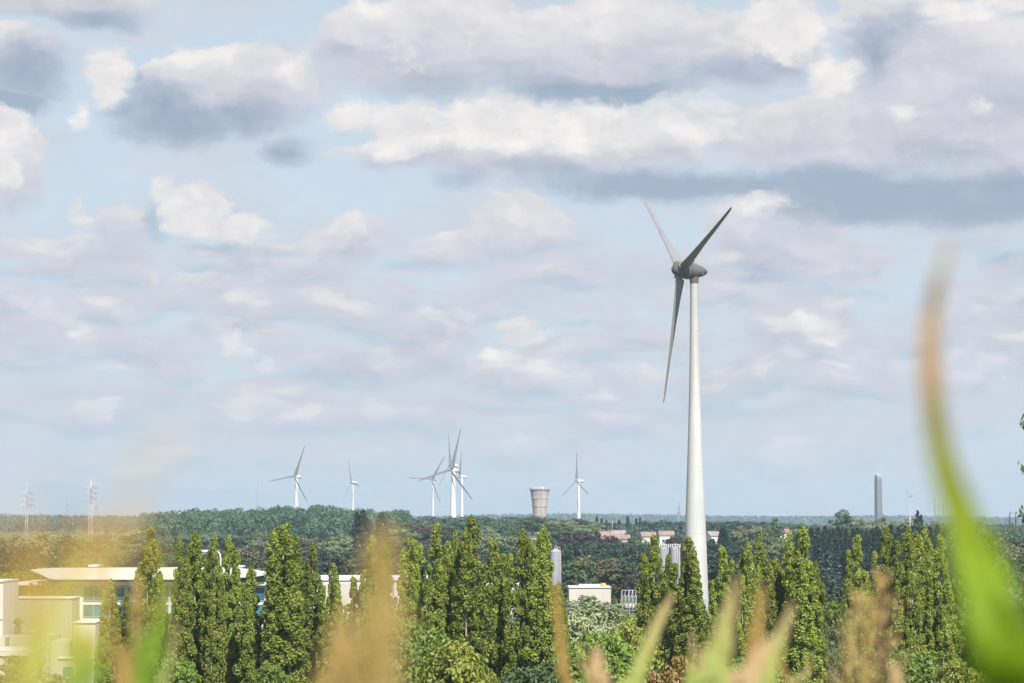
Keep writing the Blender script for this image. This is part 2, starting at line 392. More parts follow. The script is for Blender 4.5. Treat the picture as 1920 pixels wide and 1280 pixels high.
def clumps_to_leaves(cc, cr, per, up=.25, vis=0.75):
    """leaves on the shells of clumps; cc centres, cr radii (n,3)"""
    n = len(cc); d = rng.normal(size=(n, per, 3)); d[..., 2] += up; d /= np.linalg.norm(d, axis=2, keepdims=True)
    rad = (.55+.45*rng.random((n, per, 1))**.6)
    C = cc[:, None]+d*cr[:, None]*rad
    N_ = d*.7 + rng.normal(size=d.shape)*.55 + np.array([0, 0, .25])
    tint = (.5+.28*rng.normal(size=(n, 1)))*.55 + rng.random((n, per))*.45
    return C.reshape(-1, 3), N_.reshape(-1, 3), tint.ravel()
def tree_obj(name, leafme, wood, woodmat, label, cat, group=None):
    root = empty(name, (0, 0, -500), 0, label, cat, group)
    w = wood.build('trunk', woodmat, root)
    c = bpy.data.objects.new('crown', leafme); COL.objects.link(c); c.parent = root
    return root

def poplar(seed, mats, per=125, leaders=4, H=22., R=2.0, leaf=.165):
    """narrow upright poplar, several rising leaders"""
    global rng; rng = np.random.default_rng(seed)
    wood = MB(); cc = []; cr = []
    wood.tube([(0,0,0), (.05,.03,3), (.1,0,9), (.05,.05,15), (0,0,H*.93)], [.36,.30,.2,.11,.03], 8)
    specs = [(0., 0., H, R*.60)]
    for k in range(leaders):
        a_ = 2*math.pi*(k+rng.random()*.7)/leaders; off = R*(.45+.3*rng.random())
        specs.append((off*math.cos(a_), off*math.sin(a_)*.8, H*(.66+.31*rng.random()), R*(.34+.14*rng.random())))
    for (ox, oy, h, rr) in specs:
        z0 = 1.5+rng.random()*2.0
        if ox or oy:
            zb = 1.+3*rng.random()
            wood.tube([(0,0,zb), (ox*.55,oy*.55,zb+2.5), (ox,oy,zb+6), (ox*1.05,oy*1.05,h*.95)], [.13,.11,.08,.02], 5)
        z = z0
        while z < h-.2:
            t = (z-z0)/(h-z0)
            prof = rr*(.62+.62*math.sin(math.pi*min(t*1.0+.10, 1.)))*(1-t**7.0*.6)
            nk = 4 if prof > .8 else 3 if prof > .5 else 2
            if t > .965: nk = 1
            for k in range(nk):
                if rng.random() < (.46 if t < .55 else .2) and t < .9: continue
                a_ = rng.random()*6.283; q = prof*(.35+.65*rng.random()) if t < .95 else prof*.25*rng.random()
                lean = .97+.05*t
                cc.append((ox*lean+q*math.cos(a_), oy*lean+q*math.sin(a_), z+rng.normal()*.25))
                s_ = (.34+.26*rng.random())*(1-.35*t)
                cr.append((s_*.95, s_*.95, s_*(1.2+.7*rng.random())))
                if rng.random() < .4:
                    wood.tube([(ox*lean, oy*lean, z-1.3), (ox*lean+q*.8*math.cos(a_), oy*lean+q*.8*math.sin(a_), z+.2)], [.04,.015], 4)
            z += .40
    cc = np.array(cc); cr = np.array(cr)
    C, N_, ti = clumps_to_leaves(cc, cr, per)
    N_[:, 2] += .15
    return leaf_mesh('poplar_leaves', C, N_, leaf, ti, mats), wood

def broad(seed, mats, H=14., R=5., lobes=16, cl=14, per=26, leaf=.5, low=.15, flat=.85, trunk=.3, irregular=.35):
    """round crowned tree from lobes > clumps > leaves"""
    global rng; rng = np.random.default_rng(seed)
    wood = MB(); zc = H*(low+(1-low)*.5); rz = H*(1-low)*.5
    wood.tube([(0,0,0), (.1,.05,H*.3), (0,.1,H*.55), (.1,0,H*.85)], [trunk, trunk*.8, trunk*.5, trunk*.12], 8)
    cc = []; cr = []
    for i in range(lobes):
        g = (i+.5)/lobes; ph = math.acos(1-1.75*g); th = 2.39996*i+rng.random()*.8
        k = .62+irregular*(rng.random()-.5)
        lc = np.array([R*k*math.sin(ph)*math.cos(th), R*k*math.sin(ph)*math.sin(th), zc+rz*k*math.cos(ph)*1.05])
        lr = R*(.36+.16*rng.random())
        wood.tube([(0,0,H*(.2+.3*rng.random())), tuple(lc*np.array([.5,.5,.8])), tuple(lc)], [trunk*.35, trunk*.22, .04], 5)
        d = rng.normal(size=(cl, 3)); d[:, 2] += .35; d /= np.linalg.norm(d, axis=1, keepdims=True)
        cc.append(lc+d*lr*(.6+.4*rng.random((cl, 1)))*np.array([1, 1, flat]))
        s_ = lr*(.30+.16*rng.random((cl, 1))); cr.append(s_*np.array([[1., 1., .8]]))
    cc = np.concatenate(cc); cr = np.concatenate(cr)
    C, N_, ti = clumps_to_leaves(cc, cr, per, .35)
    ctr = np.array([0, 0, zc*.8]); N_ += .35*(C-ctr)/np.linalg.norm(C-ctr, axis=1, keepdims=True)
    return leaf_mesh('tree_leaves', C, N_, leaf, ti, mats), wood

def conifer(seed, mats, H=16., R=2.6, leaf=.55, n=4200, bare=.1):
    global rng; rng = np.random.default_rng(seed)
    wood = MB(); wood.tube([(0,0,0), (0,0,H*.5), (0,0,H*.98)], [.28,.16,.02], 7)
    t = rng.random(n)**.75; tiers = 17
    z = H*(bare+(1-bare)*t); fr = (t*tiers) % 1
    r = R*(1-t)**.8*(.5+.5*(1-fr))*(.35+.65*np.sqrt(rng.random(n)))+.12
    br = np.floor(t*tiers)*1.7
    a_ = (np.floor(rng.random(n)*9)*(2*math.pi/9)+br+rng.normal(size=n)*.16)
    C = np.stack([r*np.cos(a_), r*np.sin(a_), z-r*.22], 1)
    N_ = np.stack([np.cos(a_)*.6, np.sin(a_)*.6, np.full(n, .7)], 1)+rng.normal(size=(n, 3))*.4
    return leaf_mesh('conifer_needles', C, N_, leaf, rng.random(n)*.6+.2*np.sin(br)+.2, mats, 1.9), wood

L = {}
L['poplar'] = leafmat('poplar_foliage', (.045,.085,.016), (.35,.39,.058), .36, .03)
L['green'] = leafmat('bright_green_foliage', (.05,.10,.014), (.22,.30,.05), .32)
L['yellow'] = leafmat('yellow_green_foliage', (.09,.12,.02), (.29,.31,.05), .32)
L['orange'] = leafmat('autumn_foliage', (.17,.11,.03), (.26,.19,.05), .3)
L['mid'] = leafmat('mid_green_foliage', (.028,.06,.026), (.11,.16,.06), .25, .05)
L['light'] = leafmat('grey_green_foliage', (.07,.10,.05), (.25,.29,.15), .25, .04)
L['dark'] = leafmat('dark_green_foliage', (.010,.026,.018), (.045,.08,.042), .18, .05)
L['brown'] = leafmat('olive_brown_foliage', (.04,.042,.022), (.13,.12,.06), .2, .05)
L['copper'] = leafmat('copper_foliage', (.020,.012,.016), (.045,.026,.030), .15)
L['conifer'] = leafmat('conifer_foliage', (.009,.026,.022), (.026,.056,.040), .1, .04)
L['bluegreen'] = leafmat('blue_green_foliage', (.035,.075,.05), (.10,.155,.085), .25, .05)
L['pale'] = leafmat('pale_willow_foliage', (.22,.25,.13), (.34,.36,.20), .25, .02)

# ------------------------------------------------------------------ wind turbines
def blade_mesh(R, root=1.0, pitch0=72, pitch1=50, chord=2.7, mat_=None, tipmat=None, name='blade'):
    mb = MB(); n = 16; rings = []
    prof = [(.0, .85, .85), (.045, .85, .85), (.06, .9, .8), (.075, chord*.98, .62), (.10, chord, .55), (.2, chord*.80, .40), (.4, chord*.56, .27), (.6, chord*.42, .19), (.8, chord*.32, .12), (.93, chord*.25, .08), (.985, chord*.16, .05), (1., .12, .03)]
    k = R/33.
    for (t, c, th) in prof:
        c *= k; th *= k
        w = math.radians(pitch0+(pitch1-pitch0)*min(t*1.3, 1)); cd = Vector((-math.sin(w), math.cos(w), 0)); nd = Vector((math.cos(w), math.sin(w), 0))
        z = R*t
        for i in range(n):
            a_ = 2*math.pi*i/n; x = math.cos(a_); y = math.sin(a_)
            if t < .065: u_ = x*c*.5*1.1; v_ = y*th*.55*1.1
            else:
                u_ = (x*.5+.22)*c; v_ = y*th*.5*(1-.45*x if x > 0 else 1)
            p = cd*u_+nd*v_; mb_pt = (p.x+R*.012*t*t, p.y, z); rings.append(mb_pt)
    m = len(prof)
    fs = [(j*n+i, j*n+(i+1) % n, (j+1)*n+(i+1) % n, (j+1)*n+i) for j in range(m-1) for i in range(n)]
    fs += [tuple(range(n))[::-1], tuple((m-1)*n+i for i in range(n))]
    mb.add(rings, fs, True)
    return mb

def turbine_main():
    d = 594.
    base = at(1305, 1148, d); base.z = 0
    psi = math.radians(71)
    axis = Vector((-math.sin(psi), -math.cos(psi), 0)); rz = math.atan2(axis.y, axis.x)
    root = empty('wind_turbine', base, rz, 'tall pale wind turbine with grey egg-shaped head, the largest, beside the silos', 'wind turbine')
    hz = at(1273, 504, d-1.5).z
    mb = MB(); tz = hz-2.3
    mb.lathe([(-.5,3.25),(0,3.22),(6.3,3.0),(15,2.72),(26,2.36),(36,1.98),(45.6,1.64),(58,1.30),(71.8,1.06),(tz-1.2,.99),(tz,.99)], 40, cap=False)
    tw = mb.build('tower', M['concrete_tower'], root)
    mb = MB()
    for z, r in ((tz-1.1, 1.08), ):
        mb.lathe([(z,r),(z+1.9,r+.12)], 32)
    mb.build('yaw_collar', M['grey_paint'], root)
    mb = MB(); dr = MB(); dr.box(-3.3+0, -3.2, -.0, .0, 0, .1)
    tilt = math.radians(-3); hub = Vector((4.1, 0, hz))
    T = Matrix.Translation((0, 0, hz-.35)) @ Matrix.Rotation(tilt, 4, 'Y')
    def place(o, extra=Matrix.Identity(4)): o.matrix_local = T @ extra
    mb = MB(); mb.lathe([(-3.55,.05),(-3.45,.35),(-3.1,.72),(-2.4,1.12),(-1.4,1.5),(-.4,1.78),(.6,1.98),(1.3,2.08),(1.35,2.2),(2.2,2.2)], 40, 'X', cap=False)
    nac = mb.build('nacelle', M['grey_paint'], root); place(nac)
    mb = MB(); mb.lathe([(2.28,1.9),(2.3,2.14),(3.0,2.10),(4.0,1.92),(4.8,1.62),(5.4,1.22),(5.8,.72),(5.97,.25),(6.0,.02)], 40, 'X', cap=False)
    hb = mb.build('hub', M['grey_paint'], root); place(hb)
    mb = MB(); mb.tube([(.2,0,2.0),(.2,0,3.3)], .05, 6); mb.tube([(.2,-.35,3.0),(.2,.35,3.0)], .05, 6); mb.tube([(.2,.35,3.0),(.2,.35,3.35)], .07, 6); mb.tube([(-.2,0,2.0),(.15,0,2.7)], .04, 5)
    ms = mb.build('weather_mast', M['darksteel'], root); place(ms)
    mb = MB(); mb.lathe([(-.02,.22),(.05,.22)], 14, 'Z'); vt = mb.build('vent', M['darksteel'], root); place(vt, Matrix.Translation((-1.9,1.2,-.62)) @ Matrix.Rotation(math.radians(100), 4, 'X'))
    bl = blade_mesh(33.2, pitch0=82, pitch1=66, chord=2.5); first = None
    for ph in (189.5, -50.5, 69.5):
        if first is None: o = first = bl.build('blade', M['blade_paint'], root)
        else: o = first.copy(); COL.objects.link(o); o.parent = root
        place(o, Matrix.Translation((4.0, 0, 0)) @ Matrix.Rotation(math.radians(-ph), 4, 'X'))
        cm = MB(); cm.lathe([(1.2,1.05),(2.05,1.0),(2.25,.98)], 24)
        c_ = cm.build('blade_collar', M['grey_paint'], root); place(c_, Matrix.Translation((4.0, 0, 0)) @ Matrix.Rotation(math.radians(-ph), 4, 'X'))
    # door
    mb = MB(); mb.box(-.5, .5, -.08, .08, 0, 2.4); dd = mb.build('door', M['steel'], root); dd.location = (-1.0, 3.05, 1.2); dd.rotation_euler = (0, 0, math.radians(18))
turbine_main()

far_first = None
_fm = {}
def far_turbine(hx, hy, tx, d, Rpx, ph, cosy, label, tw=1.0):
    """hub pixel, tower pixel column, distance, blade length in px, first blade angle clockwise from up, cos of yaw"""
    psi = math.acos(cosy); k = d/FPX; Rm = Rpx*k
    hubp = at(hx, hy, d); x0 = at(tx, hy, d).x; g = gz(x0, d)-1
    axis = Vector((-math.sin(psi), -math.cos(psi), 0)); rz = math.atan2(axis.y, axis.x)
    root = empty('wind_turbine', (x0, d, g), rz, label, 'wind turbine', 'far wind turbines along the skyline')
    H = hubp.z-g; over = 3.6
    if 'tower' not in _fm:
        mb = MB(); mb.lathe([(0,2.3),(.3,2.1),(.7,1.6),(1.,1.25)], 20); _fm['tower'] = mb.build('tower', M['white_paint'], root); tw_ = _fm['tower']
        mb = MB(); mb.lathe([(-6.2,.9),(-6.,1.45),(-2,1.75),(1.6,1.7),(1.8,1.2)], 14, 'X'); _fm['nacelle'] = nc = mb.build('nacelle', M['white_paint'], root)
        mb = MB(); mb.lathe([(1.7,1.55),(3.0,1.6),(4.4,1.2),(5.1,.5),(5.2,.05)], 16, 'X'); _fm['hub'] = hb = mb.build('hub', M['white_paint'], root)
        _fm['blade'] = b0 = blade_mesh(33., mat_=None, chord=3.0, pitch0=45, pitch1=12).build('blade', M['farblade'], root)
        bl = [b0]
        for _ in range(2): b = b0.copy(); COL.objects.link(b); b.parent = root; bl.append(b)
    else:
        def cp(o): c_ = o.copy(); COL.objects.link(c_); c_.parent = root; return c_
        tw_, nc, hb = cp(_fm['tower']), cp(_fm['nacelle']), cp(_fm['hub']); bl = [cp(_fm['blade']) for _ in range(3)]
    tw_.matrix_local = Matrix.Diagonal((tw, tw, H-1.2, 1)); 
    T = Matrix.Translation((0, 0, H)) @ Matrix.Rotation(math.radians(-4), 4, 'Y')
    s_ = Rm/33.
    nc.matrix_local = T @ Matrix.Scale(max(s_, 1), 4); hb.matrix_local = nc.matrix_local.copy()
    for i, b in enumerate(bl):
        b.matrix_local = T @ Matrix.Translation((over*max(s_, 1), 0, 0)) @ Matrix.Rotation(math.radians(-(ph+120*i)), 4, 'X') @ Matrix.Diagonal((s_*1.2, s_*1.2, s_, 1))
    return root
far_turbine(553, 893, 556, 2920, 62, 22, .80, 'pale turbine alone above the wooded hill, one blade level to the left', 1.15)
far_turbine(658, 904, 662, 4300, 42, -20, .50, 'faint small white turbine between the lone turbine and the cluster, blade up left', 1.15)
far_turbine(811, 898, 812, 3626, 50, 33, .85, 'thin grey turbine at the left edge of the cluster, a blade pointing left', .95)
far_turbine(846, 881, 850, 2300, 79, 15, .80, 'biggest far turbine, tall thick white tower in the middle of the cluster', 1.45)
far_turbine(845, 872, 849, 3100, 58, -12, .45, 'turbine hidden behind the thick towered one, only its blades show', .9)
far_turbine(864, 893, 866, 3600, 50, 8, .30, 'bright white turbine just right of the thick towered one', 1.3)
far_turbine(1079, 901, 1085, 3360, 54, -2, .50, 'grey turbine right of the water tower, one blade straight up', 1.2)
far_turbine(1702, 930, 1706, 7000, 18, -35, .5, 'very faint far turbine just right of the tall square tower', .7)

# ------------------------------------------------------------------ towers, pylons, masts
def water_tower():
    d = 2000.; p = at(1012, 970, d); g = gz(p.x, d); k = d/FPX
    root = empty('water_tower', (p.x, d, g), 0, 'flared pale concrete water tower rising over the trees', 'water tower')
    zt = at(1012, 916, d).z-g
    mb = MB(); rt = 18.5*k; rb = 11.0*k
    prof = [(0, 9.5*k), (zt*.25, 11.2*k), (zt*.5, 13.0*k), (zt*.75, 15.2*k), (zt*.9, 16.8*k), (zt-1.6, 18.0*k)]
    mb.lathe(prof, 40)
    for q in (.42, .62, .8):
        rr_ = (9.5+8.5*q**1.1)*k+.06; mb.lathe([(zt*q-.5, rr_), (zt*q-.35, rr_+.02), (zt*q+.35, rr_+.04), (zt*q+.5, rr_)], 40, cap=False)
    mb.build('shaft', M['wtower'], root)
    mb = MB(); mb.lathe([(zt-1.5, rt*.98), (zt-1.3, rt*1.01), (zt-.2, rt*1.03), (zt, rt*1.0), (zt+.05, .5)], 40); mb.build('rim', M['wtop'], root)
    mb = MB()
    for q in range(28):
        a_ = 2*math.pi*q/28; mb.tube([(rt*.97*math.cos(a_), rt*.97*math.sin(a_), zt), (rt*.97*math.cos(a_), rt*.97*math.sin(a_), zt+1.1)], .12, 4)
    mb.tube([(rt*.97*math.cos(2*math.pi*q/28), rt*.97*math.sin(2*math.pi*q/28), zt+1.1) for q in range(29)], .1, 4)
    mb.box(2.2, 3.4, -1, 1, zt, zt+1.8); mb.box(-5, -4, -1, 1, zt, zt+1.4)
    mb.build('railing', M['roofwhite'], root)
water_tower()
def square_tower():
    d = 4000.; p = at(1647, 970, d); g = gz(p.x, d); k = d/FPX
    root = empty('concrete_tower', (p.x, d, g-1), math.radians(24), 'tall slender square concrete tower on the skyline, dark top band', 'tower')
    zt = at(1647, 893, d).z-g
    mb = MB(); b, t = 6.7*k*.78, 5.7*k*.78
    def ring(w, z): return [(-w,-w,z),(w,-w,z),(w,w,z),(-w,w,z)]
    def prism(lv):
        vs = []; 
        for w, z in lv: vs += ring(w, z)
        n = len(lv); fs = [(4*i+j, 4*i+(j+1) % 4, 4*(i+1)+(j+1) % 4, 4*(i+1)+j) for i in range(n-1) for j in range(4)]
        return vs, fs+[(3,2,1,0), tuple(4*(n-1)+j for j in range(4))]
    mb.add(*prism([(b, 0), (t, zt-3)])); mb.build('shaft', M['stone'], root)
    mb = MB()
    for sx in (-1, 1):
        for sy in (-1, 1):
            x, y = sx*b*.98, sy*b*.98; x2, y2 = sx*t*.98, sy*t*.98
            mb.tube([(x, y, 0), (x2, y2, zt-2.5)], .75, 4, False)
    mb.build('corner_rib', M['stone'], root)
    mb = MB(); mb.add(*prism([(t*.93, zt-3), (t*.93, zt+2)])); mb.build('top_band', M['greyroof'], root)
    mb = MB(); mb.add(*prism([(t*1.03, zt+2), (t*1.03, zt+3.6)])); mb.tube([(0,0,zt+3),(0,0,zt+9)], .35, 5)
    mb.tube([(-3,0,zt+6),(3,0,zt+6)], .2, 4); mb.tube([(-t,-t,zt+3),(-t,-t,zt+6.5)], .2, 4); mb.tube([(t,-t,zt+3),(t,-t,zt+6)], .2, 4)
    mb.build('cap', M['bluewhite'], root)
square_tower()

def lattice(mb, H, wb, wt, n=10, r=.16):
    def c(t, i): w = wb+(wt-wb)*t; sx, sy = ((-1,-1),(1,-1),(1,1),(-1,1))[i]; return (sx*w, sy*w, H*t)
    for i in range(4): mb.tube([c(0, i), c(1, i)], r, 4, False)
    for k in range(n):
        for i in range(4):
            j = (i+1) % 4; a_, b_ = (k/n)**.9, ((k+1)/n)**.9
            mb.tube([c(a_, i), c(b_, j)], r*.6, 3, False); mb.tube([c(a_, j), c(b_, i)], r*.6, 3, False); mb.tube([c(b_, i), c(b_, j)], r*.6, 3, False)
def pylon(px, ytop, d, arms, label, mat_, wpx=4.5, rz=0., thick=.09):
    p = at(px, ytop, d); g = gz(p.x, d); k = d/FPX; H = p.z-g
    root = empty('power_pylon', (p.x, d, g), rz, label, 'pylon', 'power pylons on the skyline')
    mb = MB(); top_y = min(a_[0] for a_ in arms); za = at(px, top_y, d).z-g
    lattice(mb, za, wpx*k*.8, wpx*k*.4, 7, thick)
    for i in range(4):
        sx, sy = ((-1,-1),(1,-1),(1,1),(-1,1))[i]; mb.tube([(sx*wpx*k*.4, sy*wpx*k*.4, za), (0, 0, H)], thick, 4, False)
    mb.build('lattice_mast', mat_, root)
    for (ya, half) in arms:
        z = at(px, ya, d).z-g; mb = MB(); w = half*k; thick = max(thick, .22)
        for sy in (-.8, .8):
            mb.tube([(-w, 0, z), (0, sy, z)], thick*.8, 3, False); mb.tube([(w, 0, z), (0, sy, z)], thick*.8, 3, False)
        mb.tube([(-w, 0, z), (0, 0, z+1.8)], thick*.7, 3, False); mb.tube([(w, 0, z), (0, 0, z+1.8)], thick*.7, 3, False)
        for s_ in (-1, -.62, .62, 1): mb.tube([(s_*w, 0, z), (s_*w, 0, z-2.0)], thick*1.0, 4, False)
        mb.build('cross_arm', M['steel'] if mat_ is not M['steel'] else mat_, root)
    return root
pylon(51, 903, 1800, [(924,12),(936,13),(947,14)], 'leftmost power pylon, slim grey arms on a red and white mast', M['banded'], 3.2, .1, .10)
pylon(171, 898, 1700, [(914,12),(924,13),(934,13)], 'taller red and white lattice pylon above the left hill', M['banded'], 4.2, -.1, .13)
pylon(180, 940, 2600, [(950,4),(958,5)], 'small dark pylon right beside the red and white one', M['steel'], 1.6, .3)
pylon(124, 938, 4200, [(946,7),(957,8)], 'small faint pylon between the two red and white ones', M['steel'], 2.2, .2, .16)
pylon(1752, 930, 2600, [(949,9),(964,11)], 'faint pylon partly behind the big green leaf', M['steel'], 2.2, 0, .12)
pylon(1768, 930, 3000, [(944,7),(954,8),(965,9)], 'fainter pylon right behind the big green leaf', M['steel'], 2.2, 0, .12)
pylon(1272, 938, 1900, [(950,3),(958,4)], 'slim grey pylon just left of the big turbine tower', M['steel'], 2.0, .5, .16)
def mast(px, ytop, d, r, label, name='radio_mast'):
    p = at(px, ytop, d); g = gz(p.x, d); mb = MB(); mb.tube([(0,0,0),(0,0,(p.z-g)*.9),(0,0,p.z-g)], [r, r*.8, r*.3], 6)
    mb.tube([(-2*r,0,(p.z-g)*.9),(2*r,0,(p.z-g)*.9)], r*.5, 4)
    return tag(mb.build(name, M['steel'], None, (p.x, d, g)), label, 'mast')
mast(483, 900, 3200, .3, 'thin radio mast left of the lone far turbine')
mast(789, 955, 1500, .25, 'thin light pole standing in the trees below the cluster')
mast(1706, 966, 900, .35, 'pale pole sticking up behind the right-hand poplars')
mast(1563, 1020, 640, .10, 'thin pole in front of the dark conifers', 'pole')
mast(1148, 975, 1300, .22, 'slim pole over the red village roofs', 'pole')

# ------------------------------------------------------------------ buildings
def wx(px, d): return at(px, 980, d).x
def wz(py, d): return at(960, py, d).z
def panes(parent, d, rects, y, frame=.12, mat_=None):
    """windows on a wall facing the camera, each with its glass"""
    k = d/FPX
    for (px0, px1, py0, py1) in rects:
        x0, x1, z0, z1 = wx(px0, d), wx(px1, d), wz(py1, d), wz(py0, d)
        mb = MB(); f = frame
        mb.box(x0, x1, y-.10, y+.05, z1-f, z1); mb.box(x0, x1, y-.14, y+.05, z0, z0+f); mb.box(x0, x0+f, y-.10, y+.05, z0+f, z1-f); mb.box(x1-f, x1, y-.10, y+.05, z0+f, z1-f)
        if x1-x0 > 1.6: mb.box((x0+x1)/2-.04, (x0+x1)/2+.04, y-.09, y+.05, z0+f, z1-f)
        w = mb.build('window', mat_ or M['whitewall'], parent)
        mb = MB(); mb.box(x0+f, x1-f, y-.04, y+.04, z0+f, z1-f); mb.build('pane', M['glass'], w)
def office():
    d = 400.; root = empty('office_building', (0, 0, 0), 0, 'long white office with wing shaped curved roof and teal glazing', 'building')
    z = lambda py: wz(py, d); x = lambda px: wx(px, d)
    mb = MB()
    top = [(62,1067),(80,1064.5),(110,1063),(200,1062.5),(300,1062),(400,1062),(450,1063),(480,1066),(503,1073)]
    bot = [(503,1076),(480,1080),(400,1085),(110,1085),(100,1083.5),(90,1079),(78,1073)]
    out = [(x(a_), z(b_)) for a_, b_ in top+bot]; n = len(out)
    vs = [(a_, d-2.5, b_) for a_, b_ in out]+[(a_, d+16, b_-.75) for a_, b_ in out]
    mb.add(vs, [tuple(range(n))[::-1], tuple(range(n, 2*n))]+[(i, (i+1) % n, (i+1) % n+n, i+n) for i in range(n)]); mb.build('roof', M['roofwhite'], root)
    mb = MB(); mb.box(x(112), x(500), d+.4, d+14, z(1090)-.01, z(1084)+.3); mb.build('clerestory_glazing', M['glass'], root)
    mb = MB(); mb.box(x(36), x(503), d-1.2, d+15, z(1096), z(1090)); mb.build('floor_slab', M['whitewall'], root)
    mb = MB(); mb.box(x(140), x(500), d, d+14, -1, z(1096)); mb.build('wall', M['whitewall'], root)
    mb = MB(); mb.box(x(36), x(139.5), d+1.5, d+12, -1, z(1096)); mb.build('side_wall', M['cream'], root)
    for i, (p0, p1) in enumerate([(158,236),(240,318),(322,400),(404,452),(455,498)]):
        for (q0, q1) in ((1100,1126),(1132,1156)):
            f = MB(); X0, X1, Z0, Z1 = x(p0), x(p1), z(q1), z(q0); nn = max(2, int((X1-X0)/1.6))
            f.box(X0, X1, d-.16, d-.02, Z1-.12, Z1); f.box(X0, X1, d-.16, d-.02, Z0, Z0+.12)
            for j in range(nn+1): xx = X0+(X1-X0-.1)*j/nn; f.box(xx, xx+.1, d-.14, d-.02, Z0+.12, Z1-.12)
            w = f.build('window_band', M['steel'], root)
            g_ = MB(); g_.box(X0+.05, X1-.05, d-.08, d-.01, Z0+.1, Z1-.1); g_.build('pane', M['glass'], w)
    panes(root, d, [(175+i*30, 190+i*30, 1200, 1218) for i in range(11)]+[(175+i*30, 190+i*30, 1236, 1254) for i in range(11)], d-.02, mat_=M['bluewhite'])
    mb = MB(); mb.box(x(160), x(178), d+3, d+7, z(1062), z(1058.5)); mb.box(x(440), x(452), d+3, d+7, z(1063), z(1060)); mb.build('roof_unit', M['bluewhite'], root)
office()
def hall():
    d = 440.; z = lambda py: wz(py, d); x = lambda px: wx(px, d)
    root = empty('white_hall', (0, 0, 0), 0, 'cream and white flat-roofed hall behind the middle left poplars', 'building')
    mb = MB(); mb.box(x(540), x(800), d, d+30, -1, z(1086)); mb.build('wall', M['whitewall'], root)
    mb = MB(); mb.box(x(538), x(802), d-.3, d+.6, z(1087), z(1083)); mb.box(x(538), x(802), d+.61, d+30.3, z(1087), z(1084)); mb.build('parapet', M['bluewhite'], root)
    mb = MB(); mb.box(x(600), x(661), d-.6, d-.01, z(1135), z(1092)); mb.build('cream_panel', M['cream'], root)
    mb = MB()
    for i in range(5): mb.box(x(666+i*24), x(668+i*24), d-.35, d-.01, 0, z(1090))
    mb.build('pier', M['cream'], root)
    panes(root, d, [(604+i*22, 618+i*22, 1170, 1190) for i in range(8)]+[(604+i*22, 618+i*22, 1215, 1235) for i in range(8)], d-.02, mat_=M['bluewhite'])
    panes(root, d, [(548+i*18, 560+i*18, 1165, 1215) for i in range(3)], d-.02, mat_=M['bluewhite'])
hall()
def small_white():
    d = 450.; z = lambda py: wz(py, d); x = lambda px: wx(px, d)
    root = empty('white_building', (0, 0, 0), 0, 'white block glimpsed between the middle poplars left of the grey silo', 'building')
    mb = MB(); mb.box(x(905), x(1026), d, d+14, -1, z(1098)); mb.build('wall', M['whitewall'], root)
    mb = MB(); mb.box(x(904), x(1027), d-.25, d+14.2, z(1098), z(1095)); mb.build('parapet', M['bluewhite'], root)
    panes(root, d, [(912+i*19, 924+i*19, 1112, 1128) for i in range(6)]+[(912+i*19, 924+i*19, 1150, 1166) for i in range(6)], d-.02, mat_=M['bluewhite'])
small_white()
def cream_shed():
    d = 480.; z = lambda py: wz(py, d); x = lambda px: wx(px, d)
    root = empty('cream_shed', (0, 0, 0), 0, 'low cream flat-roofed shed right of the grey silo', 'building')
    mb = MB(); mb.box(x(1067), x(1145), d, d+12, -1, z(1101)); mb.build('wall', M['cream'], root)
    mb = MB(); mb.box(x(1066.5), x(1145.5), d-.2, d+12.2, z(1101), z(1099.5)); mb.build('parapet', M['whitewall'], root)
    mb = MB(); mb.box(x(1087), x(1130), d+4, d+9, z(1099.5), z(1096)); mb.build('skylight', M['bluewhite'], root)
    mb = MB(); mb.lathe([(z(1099.5), .5), (z(1095), .6), (z(1093), .3)], 12, 'Z', (x(1132), d+3, 0)); mb.build('roof_vent', M['amber'], root)
cream_shed()
